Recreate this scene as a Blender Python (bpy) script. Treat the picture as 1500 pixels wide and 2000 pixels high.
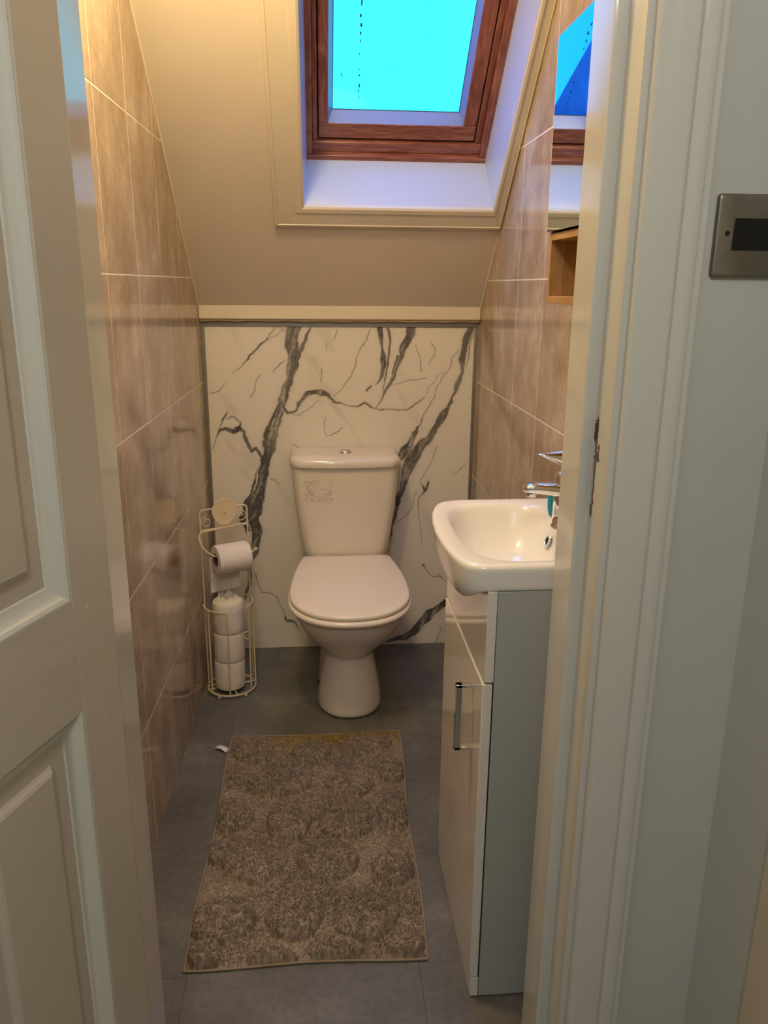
import bpy, bmesh, math, random
import numpy as np
from mathutils import Vector, Matrix
random.seed(7); RNG = np.random.default_rng(5)
for o in list(bpy.data.objects): bpy.data.objects.remove(o)
SC = bpy.context.scene; COL = SC.collection

# ------------------------------------------------------------------ camera
CAM_H = 1.3066
YAW, PITCH, ROLL, FPX = 0.086013, 0.278317, 0.008872, 1548.64
cd = bpy.data.cameras.new('camera'); cam = bpy.data.objects.new('camera', cd); COL.objects.link(cam)
fw = Vector((math.sin(YAW)*math.cos(PITCH), math.cos(YAW)*math.cos(PITCH), -math.sin(PITCH)))
rt = Vector((math.cos(YAW), -math.sin(YAW), 0)); up = rt.cross(fw)
c_, s_ = math.cos(ROLL), math.sin(ROLL)
r2 = c_*rt + s_*up; u2 = -s_*rt + c_*up
cam.matrix_world = Matrix(((r2.x, u2.x, -fw.x, 0), (r2.y, u2.y, -fw.y, 0), (r2.z, u2.z, -fw.z, CAM_H), (0, 0, 0, 1)))
cd.sensor_fit = 'VERTICAL'; cd.sensor_height = 36.0; cd.lens = FPX/2000*36.0
cd.clip_start = 0.02; cd.clip_end = 200
SC.camera = cam

# ------------------------------------------------------------------ view
SC.view_settings.view_transform = 'Standard'
try: SC.view_settings.look = 'None'
except Exception: pass
SC.view_settings.gamma = 1.0; SC.view_settings.use_curve_mapping = False
SC.view_settings.exposure = 0.0

# ------------------------------------------------------------------ sky (smooth: pale turquoise ahead, deeper blue overhead and to the left)
W = bpy.data.worlds.new('sky'); SC.world = W; W.use_nodes = True
nt = W.node_tree; nt.nodes.clear()
wo = nt.nodes.new('ShaderNodeOutputWorld'); bg = nt.nodes.new('ShaderNodeBackground')
tc = nt.nodes.new('ShaderNodeTexCoord'); sp = nt.nodes.new('ShaderNodeSeparateXYZ')
nt.links.new(tc.outputs['Generated'], sp.inputs[0])
mz = nt.nodes.new('ShaderNodeMapRange'); mz.interpolation_type = 'SMOOTHSTEP'
mz.inputs['From Min'].default_value = 0.36; mz.inputs['From Max'].default_value = 0.80
nt.links.new(sp.outputs['Z'], mz.inputs['Value'])
mx = nt.nodes.new('ShaderNodeMapRange'); mx.interpolation_type = 'SMOOTHSTEP'
mx.inputs['From Min'].default_value = -0.02; mx.inputs['From Max'].default_value = -0.35
nt.links.new(sp.outputs['X'], mx.inputs['Value'])
m1 = nt.nodes.new('ShaderNodeMixRGB'); m1.inputs[1].default_value = (0.075, 1.2, 2.0, 1); m1.inputs[2].default_value = (0.015, 0.68, 4.2, 1)
nt.links.new(mx.outputs[0], m1.inputs[0])
m2 = nt.nodes.new('ShaderNodeMixRGB'); m2.inputs[2].default_value = (0.5, 2.9, 10.0, 1)
nt.links.new(mz.outputs[0], m2.inputs[0]); nt.links.new(m1.outputs[0], m2.inputs[1])
nt.links.new(m2.outputs[0], bg.inputs['Color']); bg.inputs['Strength'].default_value = 1.0
nt.links.new(bg.outputs[0], wo.inputs[0])

# ------------------------------------------------------------------ room and hall lamps (the fittings are built further down, out of frame)
def lamp(name, loc, power, col, rad, kind='POINT'):
    l = bpy.data.lights.new(name, kind); l.energy = power; l.color = col
    if kind == 'POINT': l.shadow_soft_size = rad
    else: l.shape = 'DISK'; l.size = rad
    o = bpy.data.objects.new(name, l); o.location = loc; COL.objects.link(o); return o
lamp('bathroom_lamp', (-0.16, 1.46, 2.03), 20.5, (1.0, 0.765, 0.42), 0.07)
lamp('hall_lamp', (-0.15, -0.35, 2.12), 26.0, (1.0, 0.95, 0.915), 0.09)

# ------------------------------------------------------------------ helpers
def srgb(r, g, b):
    f = lambda c: (c/255)/12.92 if c/255 <= 0.04045 else (((c/255)+0.055)/1.055)**2.4
    return (f(r), f(g), f(b), 1)
def newmat(name, col, rough=0.5, metal=0.0, spec=0.5):
    m = bpy.data.materials.new(name); m.use_nodes = True
    b = m.node_tree.nodes['Principled BSDF']
    b.inputs['Base Color'].default_value = col; b.inputs['Roughness'].default_value = rough
    b.inputs['Metallic'].default_value = metal; b.inputs['Specular IOR Level'].default_value = spec
    return m
def N(m, t, **kw):
    n = m.node_tree.nodes.new(t)
    for k, v in kw.items():
        if k in n.inputs: n.inputs[k].default_value = v
        else: setattr(n, k, v)
    return n
def L(m, a, b): m.node_tree.links.new(a, b)
def B(m): return m.node_tree.nodes['Principled BSDF']
def ramp(m, fac, stops):
    r = N(m, 'ShaderNodeValToRGB'); cr = r.color_ramp
    while len(cr.elements) < len(stops): cr.elements.new(0.5)
    for e, (p, c) in zip(cr.elements, stops): e.position = p; e.color = c
    L(m, fac, r.inputs[0]); return r
def noise(m, scale, detail=4, rough=0.55, vec=None, dist=0.0, mapping=None):
    n = N(m, 'ShaderNodeTexNoise', Scale=scale, Detail=detail, Roughness=rough, Distortion=dist)
    t = N(m, 'ShaderNodeTexCoord')
    src = t.outputs['Object']
    if mapping:
        mp = N(m, 'ShaderNodeMapping'); mp.inputs['Scale'].default_value = mapping; L(m, src, mp.inputs[0]); src = mp.outputs[0]
    L(m, src, n.inputs['Vector']); return n
def bump(m, h, strength=0.2, dist=0.001):
    b = N(m, 'ShaderNodeBump', Strength=strength, Distance=dist); L(m, h, b.inputs['Height']); L(m, b.outputs[0], B(m).inputs['Normal'])
def mottled(name, c1, c2, scale, rough, bs=0.1, bd=0.001, bscale=None, detail=4, mapping=None, spec=0.5):
    m = newmat(name, c1, rough, spec=spec); n = noise(m, scale, detail, mapping=mapping)
    r = ramp(m, n.outputs['Fac'], [(0.3, c1), (0.7, c2)]); L(m, r.outputs[0], B(m).inputs['Base Color'])
    if bs:
        n2 = noise(m, bscale or scale*3, 3, mapping=mapping); bump(m, n2.outputs['Fac'], bs, bd)
    return m

def obj(name, me, mat=None, parent=None):
    if isinstance(me, bmesh.types.BMesh):
        bm = me; me = bpy.data.meshes.new(name); bm.normal_update(); bm.to_mesh(me); bm.free()
    o = bpy.data.objects.new(name, me); COL.objects.link(o)
    if mat and not me.materials: me.materials.append(mat)
    if parent: o.parent = parent
    return o
def empty(name, loc=(0, 0, 0)):
    # parts are modelled in world coordinates; the empty marks the base
    o = bpy.data.objects.new(name, None); COL.objects.link(o); o.location = loc; o.empty_display_size = 0.05
    return o
def settle():
    # turn every direct child of a placed empty into local coordinates
    bpy.context.view_layer.update()
    for o in bpy.data.objects:
        if o.parent and not o.get('_done'):
            root = o.parent
            while root.parent: root = root.parent
            if root.type == 'EMPTY' and o.parent == root: o.location = Vector(o.location) - Vector(root.location)
    for o in bpy.data.objects:
        if '_done' in o: del o['_done']
def tag(o, label=None, cat=None, group=None, kind=None):
    for k, v in (('label', label), ('category', cat), ('group', group), ('kind', kind)):
        if v: o[k] = v
    return o
def smooth(o, ang=40):
    me = o.data
    me.polygons.foreach_set('use_smooth', [True]*len(me.polygons)); me.update()
    try: me.set_sharp_from_angle(angle=math.radians(ang))
    except Exception: pass
    return o
def bev(o, w, seg=2, ang=35):
    m = o.modifiers.new('bevel', 'BEVEL'); m.width = w; m.segments = seg; m.limit_method = 'ANGLE'; m.angle_limit = math.radians(ang)
    m.harden_normals = False
    return smooth(o, 50)
def bx(bm, x0, x1, y0, y1, z0, z1, M=None):
    vs = [bm.verts.new(((M @ Vector(p)) if M else p)) for p in [(x0, y0, z0), (x1, y0, z0), (x1, y1, z0), (x0, y1, z0), (x0, y0, z1), (x1, y0, z1), (x1, y1, z1), (x0, y1, z1)]]
    for f in [(3, 2, 1, 0), (4, 5, 6, 7), (0, 1, 5, 4), (1, 2, 6, 5), (2, 3, 7, 6), (3, 0, 4, 7)]: bm.faces.new([vs[i] for i in f])
def box(name, x0, x1, y0, y1, z0, z1, mat, parent=None, bevel=0, M=None, seg=2):
    bm = bmesh.new(); bx(bm, min(x0, x1), max(x0, x1), min(y0, y1), max(y0, y1), min(z0, z1), max(z0, z1), M)
    o = obj(name, bm, mat, parent)
    if bevel: bev(o, bevel, seg)
    return o
def prism(bm, pts, dvec, cap=True):
    """pts: list of 3D points (planar loop), extruded by dvec"""
    d = Vector(dvec); a = [bm.verts.new(p) for p in pts]; b = [bm.verts.new(Vector(p)+d) for p in pts]; n = len(pts)
    if cap: bm.faces.new(a[::-1]); bm.faces.new(b)
    for i in range(n): bm.faces.new([a[i], a[(i+1) % n], b[(i+1) % n], b[i]])
def fixn(bm): bmesh.ops.recalc_face_normals(bm, faces=bm.faces[:])
def loft(bm, rings, cap0=True, cap1=True, closed=True):
    R = [[bm.verts.new(p) for p in r] for r in rings]; n = len(R[0])
    for a, b in zip(R, R[1:]):
        for i in range(n if closed else n-1):
            j = (i+1) % n; bm.faces.new([a[i], a[j], b[j], b[i]])
    if cap0: bm.faces.new(R[0][::-1])
    if cap1: bm.faces.new(R[-1])
    return R
def tube(bm, pts, r, seg=8, closed=False, flat=None):
    pts = [Vector(p) for p in pts]; n = len(pts); prev = None; rings = []
    for i, p in enumerate(pts):
        if closed: t = (pts[(i+1) % n]-pts[i-1])
        else: t = pts[min(i+1, n-1)]-pts[max(i-1, 0)]
        t.normalize()
        if prev is None:
            a = Vector((0, 0, 1)) if abs(t.z) < .9 else Vector((1, 0, 0)); u = t.cross(a).normalized()
        else: u = (prev - t*prev.dot(t)).normalized()
        prev = u; v = t.cross(u)
        rr = r[i] if isinstance(r, (list, tuple)) else r
        rings.append([bm.verts.new(p+(u*math.cos(2*math.pi*k/seg)+v*math.sin(2*math.pi*k/seg))*rr) for k in range(seg)])
    m = n if closed else n-1
    for i in range(m):
        a, b = rings[i], rings[(i+1) % n]
        for k in range(seg): bm.faces.new([a[k], a[(k+1) % seg], b[(k+1) % seg], b[k]])
    if not closed: bm.faces.new(rings[0][::-1]); bm.faces.new(rings[-1])
def lathe(bm, prof, centre, axis=(0, 0, 1), seg=32, capends=True):
    """prof: list (radius, height)"""
    ax = Vector(axis).normalized(); a = Vector((0, 0, 1)) if abs(ax.z) < .9 else Vector((1, 0, 0)); u = ax.cross(a).normalized(); v = ax.cross(u); c = Vector(centre)
    rings = [[c+ax*h+(u*math.cos(2*math.pi*k/seg)+v*math.sin(2*math.pi*k/seg))*max(r, 1e-5) for k in range(seg)] for r, h in prof]
    loft(bm, rings, capends, capends); fixn(bm)
def bez(p0, p1, p2, p3, n=10):
    out = []
    for i in range(n+1):
        t = i/n; q = 1-t
        out.append(Vector(p0)*q**3+Vector(p1)*3*q*q*t+Vector(p2)*3*q*t*t+Vector(p3)*t**3)
    return out
def vnoise(x, y, scale, seed=0, octaves=3, gain=.5):
    """value noise evaluated at arrays x, y"""
    tot = np.zeros_like(x); amp = 1; nrm = 0
    for o in range(octaves):
        g = np.random.default_rng(seed*17+o).random((256, 256))
        u = x*scale*2**o+37.3*o; v = y*scale*2**o+11.7*o
        i = np.floor(u).astype(int); j = np.floor(v).astype(int); fu = u-i; fv = v-j
        fu = fu*fu*(3-2*fu); fv = fv*fv*(3-2*fv); i0, i1, j0, j1 = i % 256, (i+1) % 256, j % 256, (j+1) % 256
        tot += amp*((g[i0, j0]*(1-fu)+g[i1, j0]*fu)*(1-fv)+(g[i0, j1]*(1-fu)+g[i1, j1]*fu)*fv); nrm += amp; amp *= gain
    return tot/nrm
def gridmesh(name, co, nx, ny, flip=False):
    """co: (nx*ny,3) index i*ny+j"""
    me = bpy.data.meshes.new(name); me.vertices.add(nx*ny); me.vertices.foreach_set('co', co.astype(np.float32).ravel())
    i, j = np.meshgrid(np.arange(nx-1), np.arange(ny-1), indexing='ij'); a = (i*ny+j).ravel()
    q = np.stack([a, a+ny, a+ny+1, a+1], 1)
    if flip: q = q[:, ::-1]
    nf = len(q); me.loops.add(nf*4); me.loops.foreach_set('vertex_index', q.astype(np.int32).ravel())
    me.polygons.add(nf); me.polygons.foreach_set('loop_start', np.arange(0, nf*4, 4, dtype=np.int32))
    try: me.polygons.foreach_set('loop_total', np.full(nf, 4, dtype=np.int32))
    except Exception: pass
    me.update(calc_edges=True); me.validate()
    me.polygons.foreach_set('use_smooth', [True]*nf)
    return me
def setcol(me, name, rgb):
    a = me.color_attributes.new(name, 'FLOAT_COLOR', 'POINT'); d = np.ones((len(me.vertices), 4), np.float32); d[:, :3] = rgb
    a.data.foreach_set('color', d.ravel())

# ------------------------------------------------------------------ dimensions (metres)
D = 2.7365                       # back wall
XLB, SL = -0.3791, -0.0238       # left wall at the back, splay
XRB, SR = 0.5534, -0.0049
xl = lambda y: XLB + SL*(D-y)
xr = lambda y: XRB + SR*(D-y)
TH, TW, TZ = 0.336, 0.2545, 1.3245
SY, SZ, SK = 2.699, 1.242, 0.977 # foot and steepness of the sloping ceiling
YF, YB = 0.88, 1.023             # hall face and room face of the doorway wall
CZ = 2.20
sv = Vector((0, -.7153, .6988)); sw = Vector((0, .6988, .7153)); SO = Vector((0, SY, SZ))
def S(x, v, d=0.0): return Vector((x, 0, 0)) + SO + sv*v + sw*d

# ------------------------------------------------------------------ materials
M_cream = mottled('cream_ceiling_paint', srgb(226, 214, 194), srgb(220, 207, 186), 3, .45, .25, .0012, 14)
M_white = mottled('hall_wall_paint', srgb(196, 197, 190), srgb(190, 192, 184), 2.5, .55, .2, .001, 9)
M_gloss = mottled('white_gloss_paint', srgb(206, 206, 198), srgb(199, 199, 190), 4, .11, .12, .0008, 22, mapping=(1, 1, .25))
M_glossc = mottled('cream_gloss_paint', srgb(222, 212, 190), srgb(216, 205, 182), 4, .25, .12, .0008, 20)
M_door = mottled('door_gloss_paint', srgb(192, 184, 170), srgb(185, 177, 162), 4, .24, .22, .0008, 30, mapping=(1, 1, 1))
M_grout = newmat('pale_grout', srgb(244, 232, 212), .6)
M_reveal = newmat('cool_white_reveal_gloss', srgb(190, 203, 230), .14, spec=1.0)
def tile_mat():
    m = newmat('beige_wall_tile', srgb(160, 138, 118), .10, spec=.5)
    n = noise(m, 7, 7, .62, mapping=(1, 1.3, .9)); n2 = noise(m, 70, 4, .7, mapping=(1, 1.2, .6))
    mix = N(m, 'ShaderNodeMath', operation='MULTIPLY_ADD'); mix.inputs[1].default_value = .45
    L(m, n2.outputs['Fac'], mix.inputs[0]); L(m, n.outputs['Fac'], mix.inputs[2])
    oi = N(m, 'ShaderNodeObjectInfo'); ad = N(m, 'ShaderNodeMath', operation='MULTIPLY_ADD'); ad.inputs[1].default_value = .06
    L(m, oi.outputs['Random'], ad.inputs[0]); L(m, mix.outputs[0], ad.inputs[2])
    r = ramp(m, ad.outputs[0], [(.52, srgb(156, 134, 109)), (.68, srgb(173, 151, 125)), (.80, srgb(187, 165, 139)), (.95, srgb(208, 188, 163))])
    L(m, r.outputs[0], B(m).inputs['Base Color'])
    n3 = noise(m, 5, 2); bump(m, n3.outputs['Fac'], .25, .0015)
    return m
M_tile = tile_mat()
def floor_mat():
    m = newmat('grey_vinyl', srgb(92, 92, 92), .45)
    n = noise(m, 4, 7, .62); n2 = noise(m, 60, 3, .6)
    r = ramp(m, n.outputs['Fac'], [(.3, srgb(90, 89, 82)), (.55, srgb(112, 110, 103)), (.75, srgb(138, 136, 128))])
    r2 = ramp(m, n2.outputs['Fac'], [(.3, (.8, .8, .8, 1)), (.7, (1.1, 1.1, 1.1, 1))])
    mm = N(m, 'ShaderNodeMixRGB', blend_type='MULTIPLY'); mm.inputs[0].default_value = 1
    L(m, r.outputs[0], mm.inputs[1]); L(m, r2.outputs[0], mm.inputs[2]); L(m, mm.outputs[0], B(m).inputs['Base Color'])
    bump(m, n2.outputs['Fac'], .15, .0006); return m
M_floor = floor_mat()
M_chrome = newmat('chrome', (.82, .83, .85, 1), .06, 1)
M_satin = mottled('satin_aluminium', srgb(158, 154, 148), srgb(146, 142, 136), 30, .36, 0); B(M_satin).inputs['Metallic'].default_value = .6
M_steel = mottled('aged_stainless', srgb(150, 146, 134), srgb(128, 122, 110), 18, .38, .1, .0004, 60); B(M_steel).inputs['Metallic'].default_value = .9
M_black = newmat('black_plastic', srgb(8, 8, 9), .35)
M_cer = newmat('ceramic', srgb(232, 224, 208), .10)
M_cerw = newmat('white_ceramic', srgb(236, 234, 226), .13)
M_seat = newmat('white_seat_plastic', srgb(242, 232, 216), .22)
M_lac = newmat('white_gloss_lacquer', srgb(226, 222, 214), .05)
M_carc = mottled('pale_grey_melamine', srgb(176, 180, 176), srgb(170, 174, 170), 3, .4, 0)
M_dark = newmat('dark_gap', srgb(16, 15, 14), .8)
M_paper = mottled('toilet_paper', srgb(240, 232, 224), srgb(230, 222, 212), 60, .9, .4, .001, 180)
M_wrap = newmat('creased_tissue_wrap', srgb(240, 236, 226), .35)
M_wire = newmat('cream_coated_wire', srgb(222, 206, 172), .35)
M_core = newmat('brown_card_core', srgb(96, 72, 50), .9)
M_teal = newmat('teal_soap', srgb(0, 150, 168), .25)
def wood_mat(name, c1, c2, c3, rough, mapping, scale=6):
    m = newmat(name, c1, rough); n = noise(m, scale, 6, .6, mapping=mapping, dist=1.2)
    r = ramp(m, n.outputs['Fac'], [(.3, c1), (.5, c2), (.7, c3)]); L(m, r.outputs[0], B(m).inputs['Base Color']); bump(m, n.outputs['Fac'], .15, .0008); return m
M_pineX = wood_mat('red_brown_pine_across', srgb(110, 62, 52), srgb(142, 88, 74), srgb(170, 116, 98), .24, (1.2, 14, 14))
M_pineV = wood_mat('red_brown_pine_upright', srgb(110, 62, 52), srgb(142, 88, 74), srgb(170, 116, 98), .24, (14, 1.6, 1.6))
M_oak = wood_mat('oak_veneer', srgb(150, 112, 66), srgb(170, 132, 82), srgb(186, 148, 98), .4, (12, 12, 1.4))
M_rawwood = wood_mat('splintered_bare_wood', srgb(58, 36, 26), srgb(104, 72, 52), srgb(140, 104, 80), .8, (20, 20, 3))
M_mirror = newmat('mirror_silver', (.80, .92, .96, 1), .01, 1)
M_slate = mottled('blue_grey_slates', srgb(40, 58, 92), srgb(70, 92, 128), 6, .6, .3, .01, 14)

# ================================================================== STRUCTURE
def clip(poly, f):
    out = []
    for i in range(len(poly)):
        a, b = poly[i], poly[(i+1) % len(poly)]; fa, fb = f(a), f(b)
        if fa >= 0: out.append(a)
        if (fa > 0 > fb) or (fa < 0 < fb):
            t = fa/(fa-fb); out.append((a[0]+(b[0]-a[0])*t, a[1]+(b[1]-a[1])*t))
    return out
slope_z = lambda y: SZ+SK*(SY-y)
YC = SY-(CZ-SZ)/SK
def side_wall(name, X, sgn, col0, pitch, shift, seed):
    g = 0.0007
    bm = bmesh.new()
    prof = [(YB, 0), (D+.06, 0), (D+.06, slope_z(D+.06)), (YC, CZ), (YB, CZ)]
    prism(bm, [(X(y)+sgn*g, y, z) for y, z in prof], (sgn*.08, 0, 0)); fixn(bm)
    w = tag(obj(name, bm, M_grout), kind='structure')
    for r in range(-4, 3):
        z0, z1 = max(TZ+r*TH, 0.001), TZ+(r+1)*TH
        if z1 < .01: continue
        off = shift if r <= -3 else 0
        for c in range(-4, 7):
            y0, y1 = col0+off+c*pitch, col0+off+(c+1)*pitch
            h = .0019
            p = [(y0+h, z0+(h if r > -4 else .0005)), (y1-h, z0+(h if r > -4 else .0005)), (y1-h, z1-h), (y0+h, z1-h)]
            p = clip(p, lambda q: q[0]-YB-.002); p = clip(p, lambda q: D-.004-q[0]); p = clip(p, lambda q: CZ-.003-q[1])
            if len(p) > 2: p = clip(p, lambda q: slope_z(q[0])-.005-q[1])
            if len(p) < 3: continue
            A = abs(sum(p[i][0]*p[(i+1) % len(p)][1]-p[(i+1) % len(p)][0]*p[i][1] for i in range(len(p))))/2
            if A < 2e-4: continue
            cy = sum(q[0] for q in p)/len(p); cz = sum(q[1] for q in p)/len(p)
            bm = bmesh.new(); e = .0004; dx = random.uniform(0, .0002)
            def ring(o, ins): return [(X(y+(cy-y)*ins/.12)+sgn*o, y+(cy-y)*ins/.12, z+(cz-z)*ins/.16) for y, z in p]
            loft(bm, [ring(g, 0), ring(e+dx, 0), ring(.0002+dx, e*.6), ring(dx, e*1.4)], True, True); fixn(bm)
            obj('tile', bm, M_tile, w)
    return w
wl = side_wall('wall_left', xl, -1, 1.662-TW, TW, .022, 1)
wr = side_wall('wall_right', xr, 1, 1.951-.2575*2, .2575, 0.0, 2)

# back wall, boxed ledge, marble sheet
wb = tag(box('wall_back', -.50, .66, D+.0015, D+.08, 0, slope_z(D), M_cream), kind='structure')
bm = bmesh.new()
prism(bm, [(xl(SY)-.0, SY, 1.196), (xl(SY), SY, SZ), (xl(SY), D+.001, slope_z(D)), (xl(SY), D+.001, 1.196)], (xr(SY)-xl(SY), 0, 0)); fixn(bm)
bev(obj('ledge', bm, M_cream, wb), .004, 2)
bm = bmesh.new(); tube(bm, [(x, SY+.018+.001*math.sin(x*40), 1.193+.0012*math.sin(x*55)) for x in np.linspace(-.378, .55, 60)], .0045, 6)
smooth(obj('sealant_bead', bm, newmat('yellow_sealant', srgb(232, 212, 160), .3), wb), 80)  # bead under the ledge, coloured pale yellow

VEINS = [[(-71,1170,24.5),(-82,1130,22.7),(-77,1077,19.2),(-85,1030,15.7),(-97,982,14.0),(-111,934,14.0),(-126,893,15.7),(-141,851,19.2),(-159,802,22.7),(-171,752,21.0),(-185,710,15.7),(-192,659,15.7),(-204,608,21.0),(-220,564,26.2),(-228,512,22.7),(-223,460,21.0),(-229,399,14.0),(-246,330,8.7),(-259,261,6.3),(-269,198,3.5)],[(-18,1170,4.2),(-42,1117,7.0),(-60,1070,8.7),(-78,1023,7.0)],[(-201,695,2.1),(-220,652,2.8),(-236,601,4.2),(-255,557,10.5),(-268,506,12.2),(-255,460,8.7)],[(-365,754,1.0),(-345,803,2.8),(-334,824,4.9),(-310,831,5.6),(-290,817,8.7),(-269,827,9.8),(-255,817,4.2),(-243,781,7.7),(-227,753,7.7),(-209,763,4.9),(-199,738,4.2),(-190,717,3.5)],[(-333,831,2.1),(-314,873,3.5),(-307,887,2.8)],[(-305,866,2.1),(-281,866,2.8),(-264,852,2.8),(-265,831,4.2)],[(-131,1170,2.1),(-159,1133,2.8),(-187,1110,3.5),(-222,1070,3.1),(-257,1033,2.4),(-284,1013,1.4)],[(-105,1160,1.0),(-132,1137,1.4),(-166,1123,1.7)],[(-111,1063,2.8),(-128,1040,2.8),(-146,1026,1.7)],[(-362,949,1.7),(-334,959,2.1),(-309,983,1.0)],[(-121,921,4.2),(-98,882,4.9),(-71,893,3.5),(-49,924,5.6),(-28,948,7.7),(-4,955,10.5),(20,949,12.6),(37,941,9.8),(47,927,4.9),(71,916,3.5),(110,911,2.4),(144,906,3.1),(165,916,3.5),(186,902,3.1),(211,895,2.4),(250,891,2.4),(285,893,2.4),(309,888,2.1),(334,902,2.1),(362,926,2.4),(372,936,1.4)],[(-98,882,1.7),(-64,875,2.1),(-29,892,1.4),(6,920,1.4)],[(322,1168,15.7),(306,1128,12.2),(289,1081,8.4),(276,1037,4.9),(262,1002,6.3),(245,968,5.6),(228,940,3.5),(207,902,2.1)],[(247,1165,6.3),(254,1125,4.9),(244,1077,4.2),(238,1030,3.5),(231,982,2.8),(228,940,1.7)],[(216,1164,12.2),(227,1104,4.2),(227,1050,9.8),(221,1009,7.0),(203,975,2.1)],[(172,954,3.5),(186,968,3.5)],[(275,1077,4.2),(265,1037,3.5),(255,1002,2.8)],[(523,1166,12.2),(514,1119,11.9),(502,1064,9.1),(497,1016,6.3),(481,961,5.6),(465,912,4.9),(441,869,12.6),(424,834,12.2),(400,798,12.2),(372,766,15.7),(337,726,23.1),(317,675,21.0),(303,624,14.0),(289,572,9.8),(277,512,5.6),(265,459,4.2),(258,405,2.8)],[(536,1166,2.8),(529,1098,2.8),(513,1037,2.1)],[(357,831,2.8),(343,806,9.8),(322,770,14.0),(294,727,14.0)],[(494,1098,1.7),(470,1064,1.7),(451,1023,1.4),(424,975,1.4),(394,912,1.7),(370,870,2.1),(357,831,2.8)],[(451,1023,1.0),(423,1013,1.0),(382,947,1.0)],[(179,1164,1.7),(165,1118,1.7),(141,1064,1.7),(117,1009,1.7),(89,968,1.4),(61,934,1.0)],[(423,762,2.1),(403,704,1.4),(382,660,1.0),(372,631,1.4),(383,601,4.9),(397,630,2.8)],[(383,601,3.5),(366,571,1.7),(356,526,1.4),(368,465,1.0),(380,403,0.7)],[(354,601,1.0),(334,534,1.4),(298,496,1.4),(276,474,1.0)],[(462,163,10.5),(425,132,15.7),(387,92,19.2),(350,52,17.5),(320,28,14.0),(289,28,10.5),(251,9,4.9)],[(457,65,1.4),(439,3,1.4)],[(641,272,9.1),(551,217,10.5),(462,163,10.5)],[(-233,299,2.8),(-220,252,1.7),(-210,228,2.1),(-173,215,1.7),(-152,195,1.7),(-138,163,1.4),(-128,130,2.1),(-121,106,4.9),(-95,105,4.9),(-77,72,2.1)],[(378,321,3.5),(394,301,2.1),(413,273,1.4),(444,268,1.4),(460,266,1.0)],[(256,975,1.0),(297,985,1.7),(339,995,2.1),(374,1002,1.4)],[(21,1030,1.4),(14,989,1.0)],[(73,1164,2.1),(63,1131,1.4)],[(29,864,1.7),(25,829,1.4),(36,801,1.4),(60,808,2.1),(85,825,1.7)],[(-87,770,2.1),(-63,755,1.7)],[(484,659,1.0),(526,692,1.0)],[(-230,935,1.0),(-197,996,1.4),(-187,1010,1.0)],[(387,1050,2.1),(410,1098,1.7),(395,1125,1.4)],[(340,1111,1.7),(352,1071,1.4),(360,1023,1.0)],[(42,1117,1.7),(35,1097,1.4)],[(443,276,1.0),(490,243,1.4)],[(-167,652,1.0),(-140,629,1.0)]]
def marble():
    x0, x1, z0, z1 = -.366, .540, .001, 1.172
    st = .0019; nx = int((x1-x0)/st)+1; nz = int((z1-z0)/st)+1
    gx, gz = np.meshgrid(np.linspace(x0, x1, nx), np.linspace(z0, z1, nz), indexing='ij')
    X = gx.ravel(); Z = gz.ravel()
    wx = X+(vnoise(X, Z, 28, 1, 4, .5)-.5)*.020; wz = Z+(vnoise(X, Z, 28, 2, 4, .5)-.5)*.020
    dark = np.zeros_like(X)
    fine = vnoise(1.5*(wx-.33*wz), .26*wz, 60, 3, 4, .6)
    for V in VEINS:
        for (ax, az, aw), (bx_, bz, bw) in zip(V, V[1:]):
            ax, az, bx_, bz = ax/1000, az/1000, bx_/1000, bz/1000; aw, bw = aw/1000, bw/1000
            R = max(aw, bw)+.02
            m = (X > min(ax, bx_)-R) & (X < max(ax, bx_)+R) & (Z > min(az, bz)-R) & (Z < max(az, bz)+R)
            if not m.any(): continue
            px, pz = wx[m], wz[m]; dx, dz = bx_-ax, bz-az; l2 = dx*dx+dz*dz+1e-9
            t = np.clip(((px-ax)*dx+(pz-az)*dz)/l2, 0, 1)
            d = np.hypot(px-ax-t*dx, pz-az-t*dz); w = np.maximum(aw+(bw-aw)*t, .0015)
            w = w*(.78+.44*fine[m])
            soft = .0016+w*.22
            core = np.clip((w-d)/soft+.5, 0, 1)
            strength = np.where(w < .003, .62, np.where(w < .008, .85, 1.0))*(.72+.4*vnoise(px, pz, 9, 8, 2))
            # wide veins: streaky inside, with darker rims
            wide = np.clip((w-.006)/.008, 0, 1); rim = np.clip(1-np.abs(d/w-.8)/.3, 0, 1)
            inner = 1-wide*((.50*np.clip((fine[m]-.48)*3.2, 0, 1)+.12))*(1-.5*rim)
            halo = .13*np.exp(-np.maximum(d-w, 0)/.008)
            dark[m] = np.maximum(dark[m], np.maximum(core*inner*np.clip(strength, 0, 1), halo*np.clip(w/.006, .3, 1)))
    # faint background wisps
    dark = np.maximum(dark, .16*np.clip((vnoise(wx+wz*.55, wz*.4, 11, 5, 4)-.66)*7, 0, 1))
    c0 = np.array(srgb(233, 227, 216)[:3]); c1 = np.array(srgb(48, 44, 42)[:3]); 
    rgb = c0*(1-dark[:, None])+c1*dark[:, None]
    me = gridmesh('marble_panel', np.stack([X, np.full_like(X, D), Z], 1), nx, nz)
    setcol(me, 'vein', rgb)
    m = newmat('printed_marble', srgb(233, 227, 216), .16)
    a = N(m, 'ShaderNodeVertexColor'); a.layer_name = 'vein'; L(m, a.outputs['Color'], B(m).inputs['Base Color'])
    o = obj('marble_panel', me, m, wb)
    o['label'] = 'white marble-effect sheet with dark grey veins'
marble()
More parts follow.
